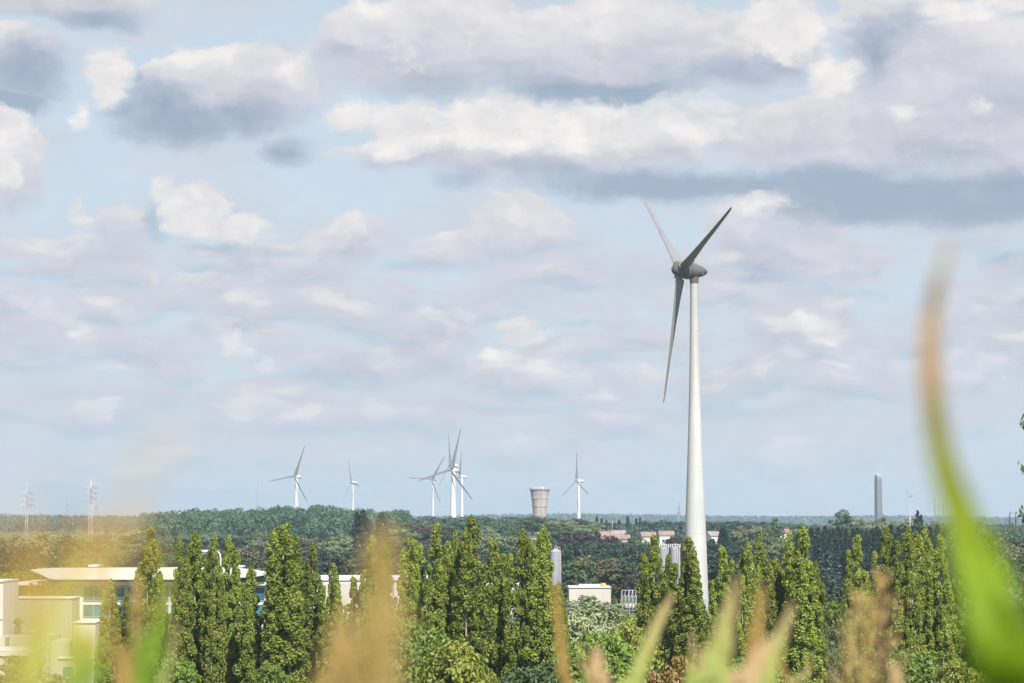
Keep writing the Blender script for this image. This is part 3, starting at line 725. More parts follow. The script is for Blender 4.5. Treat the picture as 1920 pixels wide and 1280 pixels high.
def corr_box():
    d = 300.; z = lambda py: wz(py, d); x = lambda px: wx(px, d)
    root = empty('warehouse', (0, 0, 0), 0, 'grey corrugated metal warehouse box at the lower left', 'building')
    mb = MB(); X0, X1 = x(8.5), x(138); n = 150; Y = d
    vs = []
    for i in range(n+1):
        xx = X0+(X1-X0)*i/n; yy = Y-(.07 if (i//2) % 2 else 0.); vs += [(xx, yy, -1), (xx, yy, z(1121))]
    mb.add(vs, [(2*i, 2*i+2, 2*i+3, 2*i+1) for i in range(n)]); mb.box(X0, X1, Y+.02, Y+5, -1, z(1121)-.02); mb.build('wall', M['corr'], root)
    mb = MB(); mb.box(X0, X1+.1, Y-.2, Y+5.1, z(1121), z(1119)); mb.build('parapet', M['whitewall'], root)
    d2 = 286.; z = lambda py: wz(py, d2); x = lambda px: wx(px, d2)
    r2 = empty('flat_roofed_annex', (0, 0, 0), 0, 'low cream annex with white roof edge below the corrugated warehouse', 'building')
    mb = MB(); mb.box(x(-60), x(16), d2-1, d2+6, -1, z(1193)); mb.box(x(17), x(93), d2+1, d2+8, -1, z(1191)); mb.box(x(94), x(138), d2+1.2, d2+8, -1, z(1202)); mb.build('wall', M['cream'], r2)
    mb = MB(); mb.box(x(-60), x(92), d2-5, d2-1.02, z(1216), z(1210)); mb.box(x(14), x(86), d2-8, d2-5.02, z(1222), z(1217)); mb.build('canopy', M['roofwhite'], r2)
    mb = MB(); mb.box(x(-60), x(90), d2-7.8, d2-5.2, -1, z(1222)-.01); mb.build('lower_wall', M['cream'], r2)
    d3 = 283.; z = lambda py: wz(py, d3); x = lambda px: wx(px, d3)
    r3 = empty('cream_house', (0, 0, 0), 0, 'cream block with two square windows beside the annex, lower left', 'building')
    mb = MB(); mb.box(x(112), x(182), d3, d3+7, -1, z(1234)); mb.box(x(135), x(176), d3+2, d3+7, z(1234)+.01, z(1168)); mb.build('wall', M['cream'], r3)
    mb = MB(); mb.box(x(111), x(183), d3-.2, d3+1.9, z(1234)+.004, z(1231)); mb.box(x(134), x(177), d3+1.8, d3+7.2, z(1168), z(1166)); mb.build('parapet', M['whitewall'], r3)
    panes(r3, d3, [(120,144,1247,1270),(150,163,1249,1270),(143,158,1200,1214)], d3-.02)
    # second window sits on the upper block
    mb = MB(); d4 = 288.
    x = lambda px: wx(px, d4); z = lambda py: wz(py, d4)
    r4 = empty('white_tower_block', (0, 0, 0), 0, 'tall white block cut off by the left edge of the picture', 'building')
    mb.box(x(-90), x(8), d4, d4+9, -1, z(1090)); mb.build('wall', M['whitewall'], r4)
    mb = MB(); mb.box(x(-91), x(8.8), d4-.2, d4+9.2, z(1090), z(1087.5)); mb.build('parapet', M['roofwhite'], r4)
    mb = MB(); mb.box(x(-91), x(8.6), d4-.15, d4-.002, z(1160), z(1158)); mb.build('string_course', M['bluewhite'], r4)
    # roof pieces on the annex
    d5 = 290.; x = lambda px: wx(px, d5); z = lambda py: wz(py, d5)
    mb = MB(); px_ = x(37); zz = z(1192)
    mb.lathe([(0,.42),(1.1,.38),(1.12,.28),(1.5,.25),(1.55,.62),(1.85,.5),(2.2,.1)], 12); o = mb.build('roof_cowl', M['rust'], None, (px_, d5, zz)); tag(o, 'small rusty vent cowl standing on the annex roof', 'vent')
    mb = MB(); mb.lathe([(-1.0,.45),(-.8,.6),(.9,.6),(1.1,.45)], 12, 'X'); mb.box(-.9, -.7, -.3, .3, -.9, -.4); mb.box(.7, .9, -.3, .3, -.9, -.4)
    o = mb.build('air_duct', M['silo'], None, (x(59), d5, z(1189)+.25)); tag(o, 'rounded metal duct lying on the annex roof beside the cowl', 'duct')
corr_box()

def silo(px, ytop, wpx, d, label, rail=False, ladder=True, group=None):
    k = d/FPX; p = at(px, ytop, d); r = wpx*k/2; root = empty('silo', (p.x, d, 0), 0, label, 'silo', group)
    mb = MB(); H = p.z; prof = []
    nb = 9
    for i in range(nb):
        z0, z1 = H*i/nb, H*(i+1)/nb; prof += [(z0, r), (z1-.06, r), (z1-.05, r+.03), (z1-.01, r+.03)]
    mb.lathe(prof+[(H, r)], 40, smooth=False); mb.build('shell', M['silo'], root)
    mb = MB(); mb.lathe([(H, r*.98), (H+.5, r*.3), (H+.6, .2)], 20)
    mb.build('cap', M['steel'], root)
    mb = MB()
    if rail:
        for i in range(12):
            a_ = 2*math.pi*i/12; mb.tube([(r*math.cos(a_), r*math.sin(a_), H), (r*math.cos(a_), r*math.sin(a_), H+1.2)], .04, 4)
        for zz in (.6, 1.2): mb.tube([(r*math.cos(2*math.pi*i/12), r*math.sin(2*math.pi*i/12), H+zz) for i in range(13)], .035, 4)
        mb.build('railing', M['whitewall'], root); mb = MB()
    for s_ in (-.25, .25): mb.tube([(r*.5+s_, -r*.95-.2, 0), (r*.5+s_, -r*.95-.2, H+1)], .05, 4)
    for i in range(int(H/.5)): mb.tube([(r*.5-.25, -r*.95-.2, i*.5), (r*.5+.25, -r*.95-.2, i*.5)], .03, 3)
    mb.build('ladder', M['steel'], root)
    mb = MB()
    for i in range(5): mb.tube([(-.3+.2*i, -.1*i, H+.4), (-.3+.2*i, -.1*i, H+.9+.25*(i % 3))], .05, 4)
    mb.build('roof_fitting', M['steel'], root)
    return root
silo(1042, 1033, 21, 500, 'slim grey metal silo standing left of the cream shed')
silo(1245, 1030, 19, 520, 'grey silo with top railing, left one of the pair before the big turbine', True, group='pair of silos before the big turbine')
silo(1266, 1030, 19, 520, 'grey silo with top railing, right one of the pair before the big turbine', True, group='pair of silos before the big turbine')
def scaffold():
    d = 485.; x0, x1, z1 = wx(1166, d), wx(1193, d), wz(1106, d)
    mb = MB(); Y = (0, 3)
    for i in range(5):
        for y in Y: mb.tube([(x0+(x1-x0)*i/4, d+y, 0), (x0+(x1-x0)*i/4, d+y, z1-(.9 if i in (1, 4) else 0))], .04, 4)
    for z in (z1, z1-1.2, z1-2.6, z1-4.):
        for y in Y: mb.tube([(x0, d+y, z), (x1, d+y, z)], .04, 4)
        for i in range(5): mb.tube([(x0+(x1-x0)*i/4, d, z), (x0+(x1-x0)*i/4, d+3, z)], .05, 4)
    for i in range(4): mb.tube([(x0+(x1-x0)*i/4, d, z1-2.6), (x0+(x1-x0)*(i+1)/4, d, z1)], .05, 4)
    root = empty('pipe_rack', (0,0,0), 0, 'pale steel pipe frame between the cream shed and the silo pair', 'steel frame')
    mb.build('frame', M['steel'], root)
    mb = MB(); mb.lathe([(x0+.4,.75),(x1-.4,.75)], 14, 'X', (0, d+1.5, z1-3.3)); mb.build('tank', M['silo'], root)
scaffold()
def street_lamp(px, ytop, d, label):
    p = at(px, ytop, d); root = empty('street_lamp', (p.x, d, 0), 0, label, 'street lamp'); H = p.z
    mb = MB(); mb.tube([(0,0,0),(0,0,H-1.2),(-.15,0,H-.5),(-.6,0,H-.1),(-1.2,0,H),(-1.8,0,H-.15)], [.13,.11,.1,.09,.08,.07], 7); mb.build('pole', M['whitewall'], root)
    mb = MB(); mb.lathe([(-2.6,.08),(-2.4,.2),(-1.9,.22),(-1.7,.08)], 10, 'X', (0,0,H-.2)); mb.build('lamp_head', M['whitewall'], root)
street_lamp(414, 1030, 330, 'white street lamp with curved arm among the left poplars')
# village houses
def house(px0, px1, yr, ye, d, roofm, label, wallm='cream', rz=0.):
    k = d/FPX; p = at((px0+px1)/2, ye, d); g = gz(p.x, d); w = (px1-px0)*k/2; hr = (ye-yr)*k; H = max(p.z-g, 3.)
    root = empty('village_house', (p.x, d, p.z-H), rz, label, 'house', 'far village houses')
    dp = 4.5; mb = MB()
    mb.box(-w, w, -dp, dp, 0, H); mb.add([(-w,-dp,H),(-w,dp,H),(-w,0,H+hr-.1),(w,-dp,H),(w,dp,H),(w,0,H+hr-.1)], [(0,2,1),(3,4,5)])
    mb.build('wall', M[wallm], root)
    mb = MB(); e = .5
    mb.add([(-w-e,-dp-e,H-.25),(w+e,-dp-e,H-.25),(w+e,0,H+hr),(-w-e,0,H+hr),(-w-e,dp+e,H-.25),(w+e,dp+e,H-.25),
            (-w-e,-dp-e,H-.05),(w+e,-dp-e,H-.05),(w+e,0,H+hr+.2),(-w-e,0,H+hr+.2),(-w-e,dp+e,H-.05),(w+e,dp+e,H-.05)],
           [(6,7,8,9),(9,8,11,10),(0,3,2,1),(3,4,5,2),(0,1,7,6),(4,10,11,5),(0,6,9,3),(3,9,10,4),(1,2,8,7),(2,5,11,8)])
    rf = mb.build('roof', roofm, root)
    mb = MB(); mb.box(w*.4, w*.4+.9, -.4, .4, H+hr-.6, H+hr+1.3); mb.build('chimney', M['rust'], rf)
    f = MB(); g_ = MB()
    n = max(2, int(w/2))
    for i in range(n):
        xx = -w+2*w*(i+.5)/n; mb = MB(); mb.box(xx-.6, xx+.6, -dp-.06, -dp-.01, H*.35, H*.35+1.4); mb.build('window', M['glass'], root)
house(1122, 1150, 996, 1004, 1290, M['redroof'], 'far house with red roof, leftmost of the village row')
house(1141, 1172, 994, 1000, 1320, M['greyroof'], 'far house with grey slate roof behind the red ones', 'whitewall')
house(1152, 1180, 1002, 1009, 1250, M['redroof'], 'far red-roofed house in front, right end of the left group')
house(1203, 1228, 997, 1004, 1280, M['redroof'], 'far low red-roofed house between the dark trees')
house(1236, 1262, 995, 1002, 1290, M['redroof'], 'far pale house with red roof just left of the big tower', 'whitewall')
house(1326, 1346, 996, 1003, 1150, M['greyroof'], 'far white house with grey roof just right of the big tower', 'whitewall', .3)
house(1432, 1444, 992, 997, 1250, M['redroof'], 'tiny far house between round trees right of the big tower', 'whitewall')
house(1459, 1478, 991, 997, 1200, M['redroof'], 'far pinkish house at the edge of the dark conifers', 'cream')

# ------------------------------------------------------------------ trees
PR = {}
def proto(key, fn, seeds, mkey, bark, name, cat, **kw):
    PR[key] = []
    for s_ in seeds:
        me_, wd = fn(s_, L[mkey], **kw)
        H = max(v_[2] for v_ in [me_.vertices[i].co for i in range(0, len(me_.vertices), 4)])
        xs_ = np.empty(len(me_.vertices)*3, np.float32); me_.vertices.foreach_get('co', xs_); xs_ = xs_.reshape(-1, 3)
        wdt = np.percentile(np.abs(xs_[:, 0]), 97)*2; H = float(xs_[:, 2].max())
        PR[key].append(dict(me=me_, wood=wd, H=H, W=float(wdt), bark=M[bark], name=name, cat=cat, root=None))
def plant(key, px, top, w, d, label, group=None, i=None, zscale=None):
    """stand one tree of a kind: its top at (px, top), w pixels wide, d metres off"""
    global _pc
    i = _pc if i is None else i; _pc += 1
    q = PR[key][i % len(PR[key])]; p = at(px, top, d); g = gz(p.x, d)-.15; H = max(p.z-g, 2.5)
    sx = w*d/FPX/q['W']; sz = H/q['H']
    if q['root'] is None:
        q['root'] = tree_obj(q['name'], q['me'], q['wood'], q['bark'], label, q['cat'], group)
        r = q['root']; r.location = (p.x, d, g); r.rotation_euler = (0, 0, random.random()*6.283); r.scale = (sx, sx, sz); 
        if group is None and 'group' in r: del r['group']
        return r
    return copy_tree(q['root'], (p.x, d, g), random.random()*6.283 if key != 'poplar' else random.choice((0, math.pi))+random.uniform(-.45, .45), (sx, sx, sz), label, group)
_pc = 0
proto('poplar', poplar, [1,2,3,4,5,6,7], 'poplar', 'bark', 'poplar_tree', 'poplar tree')
proto('green', broad, [21,22], 'green', 'bark', 'round_tree', 'tree', H=14, R=5, lobes=20, cl=18, per=34, leaf=.34)
proto('yellow', broad, [23,24], 'yellow', 'bark', 'yellow_tree', 'tree', H=13, R=5, lobes=20, cl=16, per=30, leaf=.34)
proto('orange', broad, [25], 'orange', 'whitebark', 'birch_tree', 'tree', H=12, R=4, lobes=16, cl=12, per=22, leaf=.30)
proto('pale', broad, [26], 'pale', 'bark', 'willow_tree', 'tree', H=11, R=5, lobes=18, cl=14, per=26, leaf=.42)
proto('mid', broad, [31,32,33], 'mid', 'darkbark', 'round_tree', 'tree', H=14, R=5.4, lobes=16, cl=12, per=42, leaf=.42)
proto('light', broad, [34,35,36], 'light', 'bark', 'round_tree', 'tree', H=14, R=5.4, lobes=16, cl=12, per=42, leaf=.42)
proto('dark', broad, [37,38,39], 'dark', 'darkbark', 'dark_tree', 'tree', H=14, R=5.6, lobes=16, cl=12, per=42, leaf=.42)
proto('brown', broad, [40,41], 'brown', 'darkbark', 'round_tree', 'tree', H=14, R=5.6, lobes=16, cl=12, per=42, leaf=.42)
proto('bluegreen', broad, [42,43], 'bluegreen', 'darkbark', 'round_tree', 'tree', H=14, R=5.4, lobes=16, cl=12, per=42, leaf=.42)
proto('copper', broad, [44], 'copper', 'darkbark', 'copper_beech', 'tree', H=14, R=6, lobes=18, cl=12, per=42, leaf=.42)
proto('airy', broad, [45], 'mid', 'darkbark', 'open_crowned_tree', 'tree', H=15, R=4.5, lobes=12, cl=7, per=34, leaf=.4, irregular=.8, low=.35)
proto('conifer', conifer, [51,52,53], 'conifer', 'darkbark', 'conifer', 'conifer')
proto('column', poplar, [61,62], 'dark', 'darkbark', 'columnar_tree', 'tree', per=14, leaf=.55, leaders=3)

# poplar row in front of the buildings (px, top, width, distance, label)
POP = [
 (207,1082,46,236,'short poplar at the far left, seen through the blurred yellow leaf'),
 (240,1110,44,262,'low poplar squeezed between the two leftmost ones, in front of the office glazing'),
 (283,985,62,240,'tall twin-topped poplar, first tall one from the left'),
 (338,1004,44,236,'slim poplar in front of the office, left of the group of four'),
 (367,993,60,246,'tall pointed poplar in front of the middle of the office roof'),
 (402,1002,46,238,'poplar just left of the white street lamp'),
 (430,1003,54,247,'poplar just right of the white street lamp'),
 (471,1057,50,241,'shorter poplar in front of the teal glass corner of the office'),
 (532,978,64,238,'broad tall poplar right of the teal glass corner'),
 (562,1040,38,252,'thin poplar tucked behind the right side of the broad tall one'),
 (587,1015,48,243,'slim poplar at the left edge of the white hall'),
 (625,1052,46,240,'short pointed poplar in front of the cream panel of the hall'),
 (664,1078,40,246,'low thin poplar behind the left of the peach grass plume'),
 (697,1000,52,241,'poplar above the peach grass plume, left of its pair'),
 (724,1018,44,250,'poplar above the peach grass plume, right of its pair'),
 (772,1005,48,243,'slim poplar right of the peach grass plume with bare twigs'),
 (819,977,56,240,'tall narrow poplar below the turbine cluster'),
 (853,990,38,252,'thin poplar behind the left side of the widest middle one'),
 (884,963,70,238,'highest poplar, wide crown right of the turbine cluster'),
 (926,1008,58,243,'poplar on the right shoulder of the highest one'),
 (981,988,60,240,'left poplar of the pair below the water tower'),
 (1019,982,62,239,'right poplar of the pair below the water tower, beside the slim silo'),
 (1046,1090,34,252,'low poplar in front of the slim silo foot'),
 (1226,1000,56,241,'tall poplar left of the pair of silos'),
 (1253,1036,40,250,'thin poplar in front of the pair of silos'),
 (1291,1003,66,238,'poplar covering the left foot of the big turbine'),
 (1356,1021,50,243,'single poplar just right of the big turbine foot'),
 (1402,1012,50,240,'slim poplar above the tallest green grass blade'),
 (1424,1002,46,247,'pointed poplar close behind the slim one right of the turbine'),
 (1452,1044,48,242,'shorter poplar before the left end of the conifers'),
 (1480,995,48,249,'narrow poplar in front of the left end of the conifers'),
 (1506,985,66,239,'tall wide poplar in front of the left conifers'),
 (1530,1048,36,252,'low poplar on the right shoulder of the tall wide one'),
 (1606,1000,50,240,'golden topped poplar above the sandy grass plume'),
 (1662,984,62,243,'broad poplar below the square concrete tower'),
 (1702,983,54,238,'tall poplar with a long pale trunk showing'),
 (1732,988,48,247,'poplar between the pale-trunked one and the blurred leaf'),
 (1762,1000,52,241,'poplar just left of the big blurred green leaf'),
 (1800,1030,56,246,'poplar mostly hidden by the big blurred green leaf'),
 (1858,998,58,243,'poplar on the right side of the big blurred leaf'),
 (1925,1078,50,240,'poplar cut off by the right edge'),
]
for n_, (px, tp, w, d, lb) in enumerate(POP):
    plant('poplar', px, tp, w*1.05, d, lb, 'row of poplars', i=(n_*3) % 7)

FR = [('green',770,1150,150,205,'round bright green tree at the foot of the poplars, right of the peach plume'),
 ('green',722,1185,90,215,'small green tree half behind the peach grass plume'),
 ('yellow',862,1192,150,198,'yellow-green drooping tree left of the middle poplar pair'),
 ('green',1130,1180,150,200,'deep green rounded tree between the two groups of poplars'),
 ('yellow',1180,1160,110,226,'olive yellow bushy tree behind the deep green one'),
 ('yellow',1085,1196,90,220,'olive bush at the foot of the right pair poplar'),
 ('orange',1255,1226,110,190,'thin orange-brown birch with a white stem'),
 ('yellow',1450,1246,110,190,'low yellow-green tree behind the green blades'),
 ('light',1112,1114,110,380,'grey-green feathery tree in front of the cream shed'),
 ('pale',1092,1142,80,350,'whitish willow below the cream shed'),
 ('pale',1150,1160,70,330,'pale willow right of the whitish one'),
 ('green',1575,1122,90,300,'light green tree left of the sandy grass plume'),
 ('mid',1548,1165,80,280,'mid green tree beside the light green one'),
 ('mid',1335,1150,70,420,'olive tree at the turbine foot behind the poplars'),
 ('dark',1568,1078,66,470,'round dark bush on the pale field before the conifers'),
 ('light',1896,1098,80,300,'pale green tree near the right edge'),
 ('orange',60,1091,60,330,'amber bush, left one on the near side of the white office'),
 ('orange',92,1086,60,332,'amber bush, middle one on the near side of the white office'),
 ('orange',122,1089,56,334,'amber bush, right one above the warehouse edge'),
 ('green',18,1068,80,420,'green tree above the tall white block'),
 ('orange',30,1228,120,262,'amber tree in front of the annex at the lower left corner'),
 ('orange',100,1262,80,255,'low amber bush at the bottom left'),
 ('green',330,1218,90,215,'dark green shrub at the foot of the left poplars'),
 ('green',505,1240,90,212,'green shrub between the broad poplar and the shorter one'),
 ('yellow',640,1200,80,222,'yellow-green shrub before the hall'),
 ('mid',1000,1235,110,214,'dark shrub at the feet of the middle pair'),
 ('green',1390,1228,110,220,'green shrub below the slim poplars right of the turbine'),
 ('green',1720,1215,130,220,'dark green tree at the foot of the pale-trunked poplar'),
 ('yellow',1800,1232,120,214,'yellow-green tree under the big blurred leaf')]
for (k_, px, tp, w, d, lb) in FR: plant(k_, px, tp, w, d, lb)

# trees further back: (kind, px, top, width, distance)
G = {'mid':('mid green round tree in the belt behind the poplars','mid green trees of the belt behind'),
 'light':('pale grey-green round tree in the belt behind the poplars','pale trees of the belt behind'),
 'dark':('dark green round tree in the belt behind the poplars','dark trees of the belt behind'),
 'brown':('olive brown round tree in the belt behind the poplars','brown trees of the belt behind'),
 'bluegreen':('bluish green round tree in the belt behind the poplars','bluish trees of the belt behind')}
BK = [('dark',22,1016,90,620),('dark',62,1040,70,600),('dark',-10,1030,70,600),('dark',110,1046,80,590),('light',30,1000,70,900),('light',75,997,70,880),('light',118,1000,60,900),
 ('mid',160,1006,80,800),('mid',205,998,80,850),('light',250,990,70,950),('mid',215,1025,80,680),('mid',160,1032,80,660),('dark',265,1030,80,640),('mid',310,1010,80,780),
 ('light',0,1006,60,920),('bluegreen',280,1000,70,1000),('mid',60,1062,70,470),('mid',130,1062,70,480),
 ('light',396,996,60,1100),('light',510,998,56,1100),('light',490,1012,50,1050),('brown',560,1010,70,950),('light',640,1000,74,980),('brown',605,1008,60,1000),
 ('bluegreen',350,1000,70,1050),('bluegreen',440,1002,70,1080),
 ('brown',468,1022,80,660),('brown',505,1030,70,640),('dark',440,1040,70,620),('dark',350,1035,80,640),('dark',390,1040,70,650),('dark',545,1036,70,650),
 ('dark',600,1030,80,640),('brown',640,1036,80,650),('dark',680,1024,80,680),('light',697,1050,56,520),('brown',725,1020,80,700),
 ('mid',765,978,90,1150),('brown',800,982,80,1100),('light',745,990,60,1050),('mid',835,980,70,1200),('brown',770,1010,90,800),('dark',800,1028,80,700),
 ('dark',850,1020,80,720),('dark',750,1045,70,600),('bluegreen',880,965,80,1350),('bluegreen',915,975,64,1300),('light',905,985,50,1200),('mid',945,980,70,1250),
 ('light',930,998,50,1000),('bluegreen',965,990,60,1100),('dark',950,1022,80,760),('dark',900,1040,90,680),('dark',985,1030,80,700),('dark',1005,1046,80,640),
 ('mid',998,968,70,1400),('mid',1030,970,64,1420),('light',1050,972,60,1380),('mid',1080,970,60,1400),('light',1105,975,50,1350),('mid',1060,985,70,1150),('light',1095,988,50,1150),('mid',1120,978,50,1420),
 ('dark',1072,1015,80,820),('dark',1120,1012,80,830),('dark',1170,1016,70,800),('dark',1200,1020,70,780),('dark',1140,1030,90,740),('brown',1110,1040,90,640),
 ('brown',1160,1044,80,620),('mid',1075,1048,80,600),('dark',1195,1032,90,620),('brown',1220,1050,70,600),('mid',1190,1004,34,1150),('mid',1210,1012,50,900),('light',1150,1010,60,950),
 ('dark',1215,975,60,1500),('dark',1245,974,60,1520),('dark',1270,976,50,1500),('bluegreen',1180,980,50,1480),('bluegreen',1145,980,50,1480),
 ('dark',1345,976,70,1500),('dark',1385,975,70,1520),('dark',1425,977,60,1500),('mid',1450,968,34,1150),('dark',1330,1008,60,820),('bluegreen',1380,988,54,1000),
 ('light',1412,984,56,980),('mid',1440,1000,60,850),('light',1466,1006,60,820),('dark',1395,1010,70,760),('dark',1350,1030,80,640),('mid',1420,1036,80,620),('dark',1470,1030,80,640),
 ('brown',1440,1050,70,560),('light',1495,990,50,900),('brown',1320,1040,60,640),('mid',1500,980,50,1300),('bluegreen',1540,985,60,1250),
 ('light',1604,972,60,1150),('light',1640,975,60,1120),('mid',1650,968,50,1250),('light',1680,976,50,1150),('light',1716,970,60,1050),('mid',1745,978,60,1000),
 ('mid',1780,984,80,900),('light',1815,988,70,920),('mid',1850,990,80,880),('brown',1880,1008,70,680),('brown',1912,1016,70,660),('bluegreen',1908,986,50,900),
 ('brown',1840,1020,80,650),('dark',1800,1030,80,620),('mid',1870,1050,80,560),('mid',1925,1050,60,520),('dark',1240,1050,60,640),('dark',1290,1040,70,660)]
LM = [(45,'the leftmost pylon'),(171,'the tall red and white pylon'),(330,'the hill edge'),(483,'the thin radio mast'),(556,'the lone far turbine'),(660,'the faint small turbine'),
 (812,'the turbine cluster'),(884,'the highest poplar'),(1012,'the water tower'),(1085,'the far turbine at centre'),(1142,'the smaller copper beech'),(1205,'the low red-roofed house'),
 (1272,'the slim grey pylon'),(1336,'the far white house'),(1412,'the tallest pale blade'),(1470,'the pinkish far house'),(1581,'the open crowned tree'),
 (1647,'the square concrete tower'),(1721,'the pointed columnar tree'),(1800,'the big blurred leaf'),(1893,'the two bare trunks')]
KW = {'mid':'mid green tree','light':'pale green tree','dark':'dark green tree','brown':'olive brown tree','bluegreen':'bluish tree'}
_b = {}
for q in BK:
    lm = min(LM, key=lambda l_: abs(l_[0]-q[1])); tier = 'near the skyline' if q[4] > 930 else ('in mid belt' if q[4] > 690 else 'low in the belt')
    _b.setdefault((q[0], lm[1], tier), []).append(q)
ORD = {1:[''], 2:[', left one', ', right one'], 3:[', left one', ', middle one', ', right one'], 4:[', leftmost', ', second one', ', third one', ', rightmost']}
for (k_, lm, tier), qs in _b.items():
    for j_, (k2, px, tp, w, d) in enumerate(sorted(qs, key=lambda z_: z_[1])):
        plant(k_, px, tp, w*1.1, d, KW[k_]+' '+tier+' below '+lm+ORD[min(len(qs), 4)][min(j_, 3)], G[k_][1])
plant('copper', 1091, 994, 76, 880, 'dark copper beech, larger left one above the rounded woods')
plant('copper', 1142, 1002, 60, 900, 'copper beech, smaller right one below the red roofs')
plant('copper', 1262, 1004, 40, 950, 'dark purple tree just above the pair of silos')
plant('airy', 1581, 953, 46, 1150, 'open crowned tree alone against the sky left of the square tower')
plant('column', 1721, 955, 22, 1000, 'pointed columnar tree against the sky right of the square tower')
plant('column', 681, 956, 38, 850, 'dark ragged columnar tree, taller left of two on the wooded hill')
plant('column', 717, 959, 34, 870, 'dark ragged columnar tree, right of two on the wooded hill')
plant('conifer', 1356, 988, 34, 900, 'dark pointed conifer right of the far white house')
for i_, (px, tp, w) in enumerate([(1119,966,8),(1128,970,8),(1137,973,8),(1161,974,12),(1177,966,9),(1193,970,8),(1200,968,7),(1210,976,9),(1152,979,9)]):
    plant('conifer', px, tp, w*1.15, 1450, 'tiny dark conifer on the skyline above the red roofs, '+['first','second','third','fourth','fifth','sixth','seventh','eighth','ninth'][sorted([1119,1128,1137,1161,1177,1193,1200,1210,1152]).index(px)]+' from the left', 'skyline conifers')
for row, (dd, y0, n0) in enumerate([(700, 990, 24), (640, 1000, 22), (745, 984, 22)]):
    for j in range(n0):
        px = 1498 + (272/n0)*(j+.5*(row % 2)) + random.uniform(-3, 3)
        if px < 1575 and row == 1 and False: continue
        plant('conifer', px, y0+random.uniform(-3, 8)+(6 if px < 1520 else 0), 24, dd+random.uniform(-14, 14), 'dark conifer in the dense stand behind the right-hand poplars', 'dense conifer stand')
def bare_pole(px, top, w, d, label):
    p = at(px, top, d); g = gz(p.x, d); H = p.z-g; mb = MB(); r = w*d/FPX/2
    mb.tube([(0,0,0),(.1,0,H*.5),(0,.1,H*.9),(0,0,H)], [r, r*.9, r*.7, r*.3], 8)
    for i in range(14):
        a_ = random.random()*6.28; z = H*(.5+.5*random.random()); mb.tube([(0,0,z),(math.cos(a_)*r*2.2, math.sin(a_)*r*2.2, z+1.2)], [r*.25, r*.08], 4)
    tag(mb.build('pollard_trunk', M['darkbark'], None, (p.x, d, g)), label, 'tree trunk')
bare_pole(1893, 962, 4, 900, 'bare upright trunk near the right edge, left one of two')
bare_pole(1904, 961, 3, 900, 'bare upright trunk near the right edge, right one of two')

# ------------------------------------------------------------------ woods too dense to count
def woods(name, pts, size, per, leaf, lm, label, seed, hh=1.0):
    """pts: array of crown bases (x, y, ground z); one mass of small crowns"""
    global rng; rng = np.random.default_rng(seed)
    n = len(pts); rx = size*(.6+.6*rng.random(n)); hgt_ = size*2.1*hh*(.58+.62*rng.random(n))
    cc = np.stack([pts[:, 0], pts[:, 1], pts[:, 2]+hgt_*.62], 1)
    sub = 7; d = rng.normal(size=(n, sub, 3)); d[..., 2] += .5; d /= np.linalg.norm(d, axis=2, keepdims=True)
    c2 = (cc[:, None]+d*np.stack([rx*.62, rx*.62, hgt_*.3], 1)[:, None]).reshape(-1, 3); r2 = np.repeat(np.stack([rx*.46, rx*.46, rx*.42], 1), sub, 0)
    C, N_, ti = clumps_to_leaves(c2, r2, per, .6)
    tr = np.repeat(rng.random(n), sub*per); ti = .35*ti+.65*tr
    me_ = leaf_mesh(name, C, N_, leaf, ti, lm)
    o = bpy.data.objects.new(name, me_); COL.objects.link(o); return tag(o, label, 'woodland', None, 'stuff')
rg = np.random.default_rng(5)
def scatter(px0, px1, y0, y1, n, fn=None):
    px = rg.uniform(px0, px1, n); y = np.sqrt(rg.uniform(y0**2, y1**2, n)); x = (px-960)/FPX*y
    return np.stack([x, y, hgt(x, y)], 1), px
L['woodA'] = leafmat('wooded_hill_foliage', (.012,.045,.035), (.11,.19,.10), .25)
L['woodB'] = leafmat('far_woods_foliage', (.015,.042,.038), (.11,.15,.095), .2)
p, px = scatter(270, 760, 1250, 1660, 620)
woods('wooded_hill_trees', p, 6.3, 42, .85, L['woodA'], 'dense bluish green wood covering the low hill under the lone turbine', 71)
p, px = scatter(690, 1320, 1420, 1750, 420)
woods('skyline_woods', p, 5.4, 34, .85, L['woodB'], 'low distant woods along the skyline below the water tower', 72, .8)
p, px = scatter(1300, 1960, 1500, 1900, 420)
woods('skyline_woods', p, 5.2, 34, .85, L['woodB'], 'low distant woods along the skyline below the square tower', 73, .75)
p, px = scatter(-40, 420, 2300, 3700, 900)
woods('left_hill_woods', p, 6.5, 18, 1.6, L['woodB'], 'hazy blue wood on the long ridge under the pylons', 74, .8)
p, px = scatter(-60, 1980, 6300, 8300, 2600)
woods('far_ridge_woods', p, 12, 4, 6.5, L['woodB'], 'pale blue wooded ridge at the very horizon', 75, .5)
p, px = scatter(-60, 1980, 560, 1200, 520)
woods('valley_shrubs', p, 3.3, 30, .6, L['brown'], 'low shrubs and young growth filling the valley floor behind', 76, .7)
p, px = scatter(1050, 1980, 250, 540, 330)
p = p[np.hypot(p[:, 0]-at(1305, 1148, 594).x, p[:, 1]-594) > 30]
woods('undergrowth', p, 2.3, 26, .5, L['yellow'], 'green undergrowth and bushes between and behind the poplars', 77, .9)

